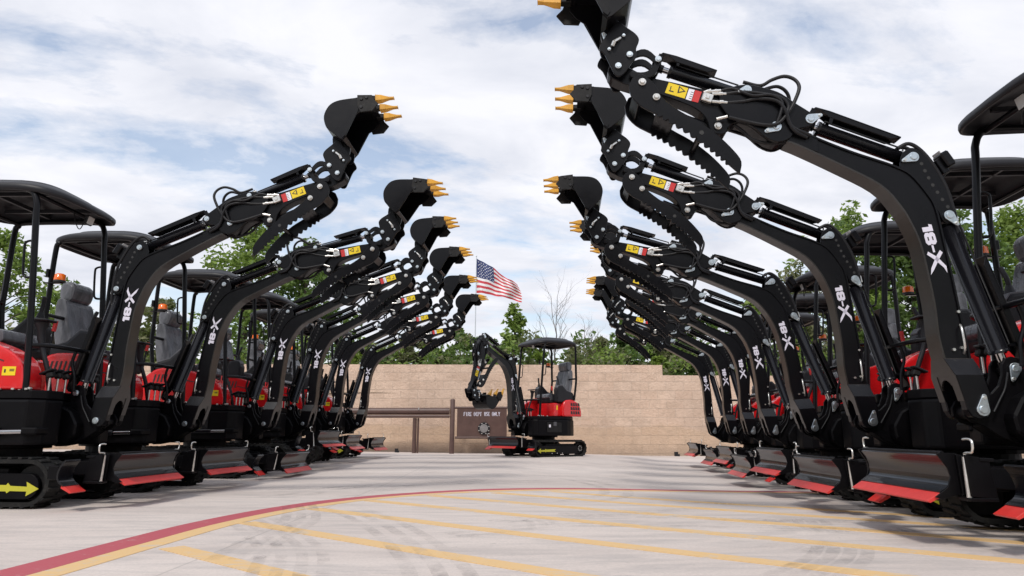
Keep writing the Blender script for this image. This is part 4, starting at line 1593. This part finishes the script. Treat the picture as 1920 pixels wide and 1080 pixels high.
# small things at the foot of the wall
for px, py, sz in ((744, 845, .05), (1267, 849, .055)):
    p = at(px, py, 18.55)
    g = G().m('plastic').obox((p.x, 18.5, gz(p.x, 18.5) + sz), (sz * 1.6, .1, sz * 2), bev=.008)
    g.obox((p.x + .05, 18.46, gz(p.x, 18.5) + sz * .5), (sz, .08, sz), bev=.008)
    o = link('weep_box', g.mesh('weep_box'))
    tag(o, 'small dark drain box at the wall foot %s' % ('left of the brown gate post' if px < 900 else 'right of the lone excavator'), 'drain box', 'drain boxes at the wall foot')

# ---------------------------------------------------------------- flag
FY = 60
FX = at(891.5, 600, FY).x
pt = at(891.5, 481, FY)
g = G().m('pole').tube([(FX, FY, 1.5), (FX, FY, pt.z)], [.06, .035], 12)
g.tube([(FX, FY, pt.z), (FX, FY, pt.z + .05), (FX, FY, pt.z + .12)], [.03, .07, .02], 12)
tag(link('flagpole', g.mesh('flagpole')), 'tall thin grey flagpole rising behind the trees at the centre', 'flagpole')
NU, NV = 84, 52
top = cr([(893.5, 484.5, 0), (908, 492, .15), (925, 503, -.2), (940, 514, .2), (955, 524, -.1), (970, 534, .15)], n=8)
bot = cr([(893.5, 549, 0), (908, 550.5, .1), (925, 553.5, -.2), (943, 557, .2), (960, 562, -.15), (978, 567, .1)], n=8)


def samp(L, t):
    x = t * (len(L) - 1)
    i = min(int(x), len(L) - 2)
    return Vector(L[i]).lerp(Vector(L[i + 1]), x - i)


g = G()
for k in ('fl_red', 'fl_white', 'fl_blue'):
    g.m(k)
verts = []
for j in range(NV + 1):
    for i in range(NU + 1):
        u, v = i / NU, j / NV
        a, b = samp(top, u), samp(bot, u)
        q = a.lerp(b, v)
        px = q.x + (3.5 * math.sin(v * 3.1) * u)
        wv = .22 * math.sin(u * 13 + v * 3) * (.25 + u) + .08 * math.sin(u * 27 - v * 5)
        P_ = at(px, q.y + 1.2 * math.sin(u * 11 + v * 2) * u, FY)
        verts.append((P_.x, FY + wv, P_.z))
vs = [g.bm.verts.new(v) for v in verts]
for j in range(NV):
    for i in range(NU):
        s_ = j // 4
        mi = 0 if s_ % 2 == 0 else 1
        if j < 28 and i < 34:
            mi = 2
            # nine rows of stars, six and five in turn
            r_ = j / 28 * 10
            row = round(r_)
            if 1 <= row <= 9 and abs(j - round(row * 2.8)) < 1:
                cols = [5.67 * (c + .5) for c in range(6)] if row % 2 == 1 else [5.67 * (c + 1) for c in range(5)]
                if any(abs(i - round(c_)) < 1.1 and (i - round(c_)) >= 0 for c_ in cols):
                    mi = 1
        fc = g.bm.faces.new([vs[j * (NU + 1) + i], vs[j * (NU + 1) + i + 1], vs[(j + 1) * (NU + 1) + i + 1], vs[(j + 1) * (NU + 1) + i]])
        fc.material_index = mi
        fc.smooth = True
o = link('flag', g.mesh('flag'))
tag(o, 'large stars and stripes flag blowing to the right from the flagpole', 'flag')


# ---------------------------------------------------------------- trees
def leaf_cloud(g, rnd, blobs, n, size, key):
    g.m(key)
    tot = sum(b[3] ** 2 for b in blobs)
    for (bx, by, bz, br) in blobs:
        k = max(4, int(n * br * br / tot))
        for _ in range(k):
            d = Vector((rnd.gauss(0, 1), rnd.gauss(0, 1), rnd.gauss(0, 1))).normalized() * br * (rnd.random() ** .42)
            d.z *= .8
            c = Vector((bx, by, bz)) + d
            s_ = size * rnd.uniform(.6, 1.35)
            a = Vector((rnd.gauss(0, 1), rnd.gauss(0, 1), rnd.gauss(0, .7))).normalized()
            b = a.cross(Vector((rnd.gauss(0, 1), rnd.gauss(0, 1), rnd.gauss(0, 1)))).normalized()
            v = [c - a * s_, c - b * s_ * .45, c + a * s_, c + b * s_ * .45]
            vv = [g.bm.verts.new(p) for p in v]
            f = g.bm.faces.new(vv)
            f.material_index = g.cur
    return g


def tree(name, px, ytop, Y, width_px, leaf, n, seed, label, cat='tree', zb=1.6, size=.11, low=.15, group='trees beyond the wall', dense=1.0, ntwig=26, narrow=False):
    rnd = random.Random(seed)
    topz = at(px, ytop, Y).z
    x0 = at(px, ytop, Y).x
    wd = width_px / F_PX * Y / 2
    H = topz - zb
    root = bpy.data.objects.new(name, None)
    COL.objects.link(root)
    root.location = (x0, Y, zb)
    tag(root, label, cat, group)
    g = G().m('bark')
    r0 = .02 + .018 * H
    tr = cr([(0, 0, -.3), (rnd.uniform(-.1, .1), 0, H * .3), (rnd.uniform(-.2, .2), rnd.uniform(-.1, .1), H * .6), (rnd.uniform(-.15, .15), 0, H * .93)], n=4)
    rs = [r0 * (1 - .9 * i / (len(tr) - 1)) + .008 for i in range(len(tr))]
    g.tube(tr, rs, 7)
    blobs = []
    for k in range(ntwig):
        t = low + (1 - low) * (k + rnd.random()) / ntwig
        base = Vector(samp3(tr, min(.98, t * .9)))
        env = (math.sin(PI * min(1, (t - low * .6) * 1.02) ** (.75 if not narrow else .5)) if not narrow else (1.05 - t) ** .7)
        rad = wd * max(.12, env) * rnd.uniform(.45, 1.0)
        ang = rnd.uniform(0, 2 * PI)
        tip = base + Vector((math.cos(ang) * rad, math.sin(ang) * rad * .8, H * rnd.uniform(.02, .14)))
        tip.z = min(tip.z, H * .97)
        mid = base.lerp(tip, .5) + Vector((0, 0, .05 * H))
        g.tube(cr([tuple(base), tuple(mid), tuple(tip)], n=3), r0 * .3 * (1.1 - t) + .006, 5, r1=.005)
        br = H * .085 * rnd.uniform(.6, 1.25) * dense
        blobs.append((tip.x, tip.y, tip.z, br))
        blobs.append((mid.x + rnd.uniform(-.2, .2), mid.y, mid.z + rnd.uniform(-.1, .2), br * .8))
        for _ in range(2):
            q = tip + Vector((rnd.gauss(0, br * 1.1), rnd.gauss(0, br), rnd.gauss(0, br * .8)))
            q.z = min(q.z, H)
            blobs.append((q.x, q.y, q.z, br * rnd.uniform(.3, .6)))
    blobs.append((tr[-1][0], 0, H * .95, H * .05))
    link('trunk', g.mesh('trunk'), root)
    g = leaf_cloud(G(), rnd, blobs, int(n * .72), size * .92, leaf)
    link('crown', g.mesh('crown'), root)
    return root


def samp3(L, t):
    x = t * (len(L) - 1)
    i = min(int(x), len(L) - 2)
    return tuple(Vector(L[i]).lerp(Vector(L[i + 1]), x - i))


TR_ = [
    ('broadleaf_tree', 22, 428, 23, 230, 'leaf_a', 5500, 'light green tree at the far left edge behind the nearest left canopy posts'),
    ('broadleaf_tree', 120, 520, 25, 200, 'leaf_b', 5000, 'low dark tree behind the seat of the nearest left excavator'),
    ('broadleaf_tree', 480, 392, 24, 215, 'leaf_a', 7500, 'tall light green tree rising behind the left row of booms'),
    ('broadleaf_tree', 580, 442, 25, 190, 'leaf_b', 9000, 'dark green tree beside the tall light green one behind the left booms'),
    ('broadleaf_tree', 300, 560, 23, 190, 'leaf_c', 6000, 'dull olive tree behind the second left excavator'),
    ('broadleaf_tree', 855, 612, 26, 110, 'leaf_b', 6000, 'round dark green tree above the wall left of the flag'),
    ('young_tree', 957, 566, 25, 92, 'leaf_a', 3000, 'slim upright tree with a pointed top directly under the flag'),
    ('broadleaf_tree', 765, 618, 25, 150, 'leaf_c', 6000, 'olive green tree above the wall behind the farthest left booms'),
    ('broadleaf_tree', 1175, 600, 26, 150, 'leaf_b', 8000, 'bushy dark green tree above the wall right of the bare trees'),
    ('broadleaf_tree', 1300, 560, 24, 220, 'leaf_b', 10000, 'dark tree behind the farthest right booms where the wall steps down'),
    ('broadleaf_tree', 1425, 560, 23, 200, 'leaf_a', 8000, 'green tree behind the middle of the right row'),
    ('broadleaf_tree', 1500, 480, 24, 130, 'leaf_c', 5000, 'thin olive tree top showing left of the third right canopy'),
    ('broadleaf_tree', 1590, 392, 24, 165, 'leaf_a', 8500, 'green tree top standing alone above the canopies of the right row'),
    ('broadleaf_tree', 1690, 396, 23, 175, 'leaf_b', 9500, 'dark green tree partly behind the lettered boom of the nearest right excavator'),
    ('broadleaf_tree', 1800, 388, 22, 220, 'leaf_b', 11000, 'tall dark tree under the canopy of the nearest right excavator'),
    ('broadleaf_tree', 1905, 384, 22, 200, 'leaf_a', 9000, 'green tree at the far right edge behind the orange beacon')]
for i, (nm, px, yt, Y, wpx, lf, n, lb) in enumerate(TR_):
    tree(nm, px, yt, Y, wpx, lf, n, 100 + i, lb, narrow=nm == 'young_tree', dense=.62 if nm == 'young_tree' else 1.0, ntwig=30 if nm == 'young_tree' else 26)
SH = [(1015, 632, 23, 100, 'leaf_d'), (1075, 640, 24, 90, 'leaf_c'), (1125, 628, 24, 80, 'leaf_c'), (905, 628, 24, 80, 'leaf_b'), (1240, 640, 22, 120, 'leaf_c'), (690, 632, 23, 120, 'leaf_d'), (1230, 668, 21, 60, 'leaf_d')]
SL = ['bright yellow green shrub behind the lone excavator canopy', 'olive shrub at the foot of the taller bare tree', 'olive shrub between the two bare trees', 'dark green shrub above the sign left of the folded arm',
      'olive shrub above the wall where it steps down', 'yellow green shrub behind the farthest left boom', 'small bright shrub on the wall top left of the step']
for i, (px, yt, Y, wpx, lf) in enumerate(SH):
    tree('shrub', px, yt, Y, wpx, lf, 3500, 300 + i, SL[i], 'shrub', size=.08, low=.0, group='shrubs on top of the wall', ntwig=18)

# thicket: the continuous mass of brush behind the wall
rnd = random.Random(77)
g = G()
for key, n, lo, hi in (('leaf_b', 15000, 1.6, 1.5), ('leaf_c', 16000, 1.6, 1.25), ('leaf_a', 9000, 1.6, 1.4)):
    blobs = []
    for k in range(260):
        x = rnd.uniform(-19, 19)
        y = rnd.uniform(19.9, 23.5)
        hmax = hi * (.75 + .35 * math.sin(x * .9 + y) + .2 * math.sin(x * 2.7)) + .25
        blobs.append((x, y, 1.65 + rnd.uniform(0, max(.3, hmax)), rnd.uniform(.18, .42)))
    leaf_cloud(g, rnd, blobs, n, .075, key)
tag(link('thicket', g.mesh('thicket')), 'continuous dense green brush growing along the top of the block wall', 'brush', kind='stuff')
g = G()
for key, n in (('leaf_b', 16000), ('leaf_c', 9000)):
    blobs = []
    for k in range(200):
        x = rnd.uniform(-34, 34)
        y = rnd.uniform(28, 34)
        blobs.append((x, y, 1.9 + rnd.uniform(0, 2.6 + .7 * math.sin(x * .5)), rnd.uniform(.4, .9)))
    leaf_cloud(g, rnd, blobs, n, .16, key)
rnd = random.Random(5)  # unseen tree line added behind the camera to darken the paint's reflections
for key, n in (('leaf_b', 11000), ('leaf_c', 4000)):
    blobs = []
    for k in range(170):
        x = rnd.uniform(-30, 30)
        blobs.append((x, rnd.uniform(-17, -13), rnd.uniform(-.2, 8.5 + 1.2 * math.sin(x * .4)), rnd.uniform(.9, 1.5)))
    leaf_cloud(g, rnd, blobs, n, .30, key)
tag(link('distant_woods_and_added_trees', g.mesh('distant_woods_and_added_trees')), 'darker woods behind the brush, plus added unseen tree line behind the camera darkening reflections', 'woods', kind='stuff')


# bare trees
def bare(px, ytop, Y, wpx, seed, label):
    rnd = random.Random(seed)
    top_ = at(px, ytop, Y)
    zb = 1.7
    H = top_.z - zb
    g = G().m('twig')

    def grow(p, d, L, r, lvl):
        pts = [p]
        q = Vector(p)
        dd = Vector(d)
        n = 4
        for k in range(n):
            dd = (dd + Vector((rnd.gauss(0, .10), rnd.gauss(0, .10), .06))).normalized()
            q = q + dd * L / n
            pts.append(tuple(q))
            if lvl < 4:
                for _ in range(1 if lvl else 2):
                    if rnd.random() < (.9 if lvl < 3 else .6):
                        ax = Vector((rnd.gauss(0, 1), rnd.gauss(0, .6), 0)).normalized()
                        nd = (dd * .85 + ax * rnd.uniform(.35, .75)).normalized()
                        grow(tuple(q), nd, L * rnd.uniform(.45, .66), r * .55 * (1 - .12 * k), lvl + 1)
        g.tube(pts, r, 4 if lvl > 1 else 6, r1=r * .45, cap=False)
    root = bpy.data.objects.new('bare_tree', None)
    COL.objects.link(root)
    root.location = (top_.x, Y, zb)
    tag(root, label, 'tree', 'leafless trees beyond the wall')
    grow((0, 0, -.2), (.04, 0, 1), H * .62, .045, 0)
    link('trunk', g.mesh('trunk'), root)


bare(1040, 540, 26, 70, 5, 'taller bare leafless grey tree rising behind the lone excavator canopy')
bare(1105, 588, 26, 50, 9, 'shorter bare leafless tree right of the taller one')
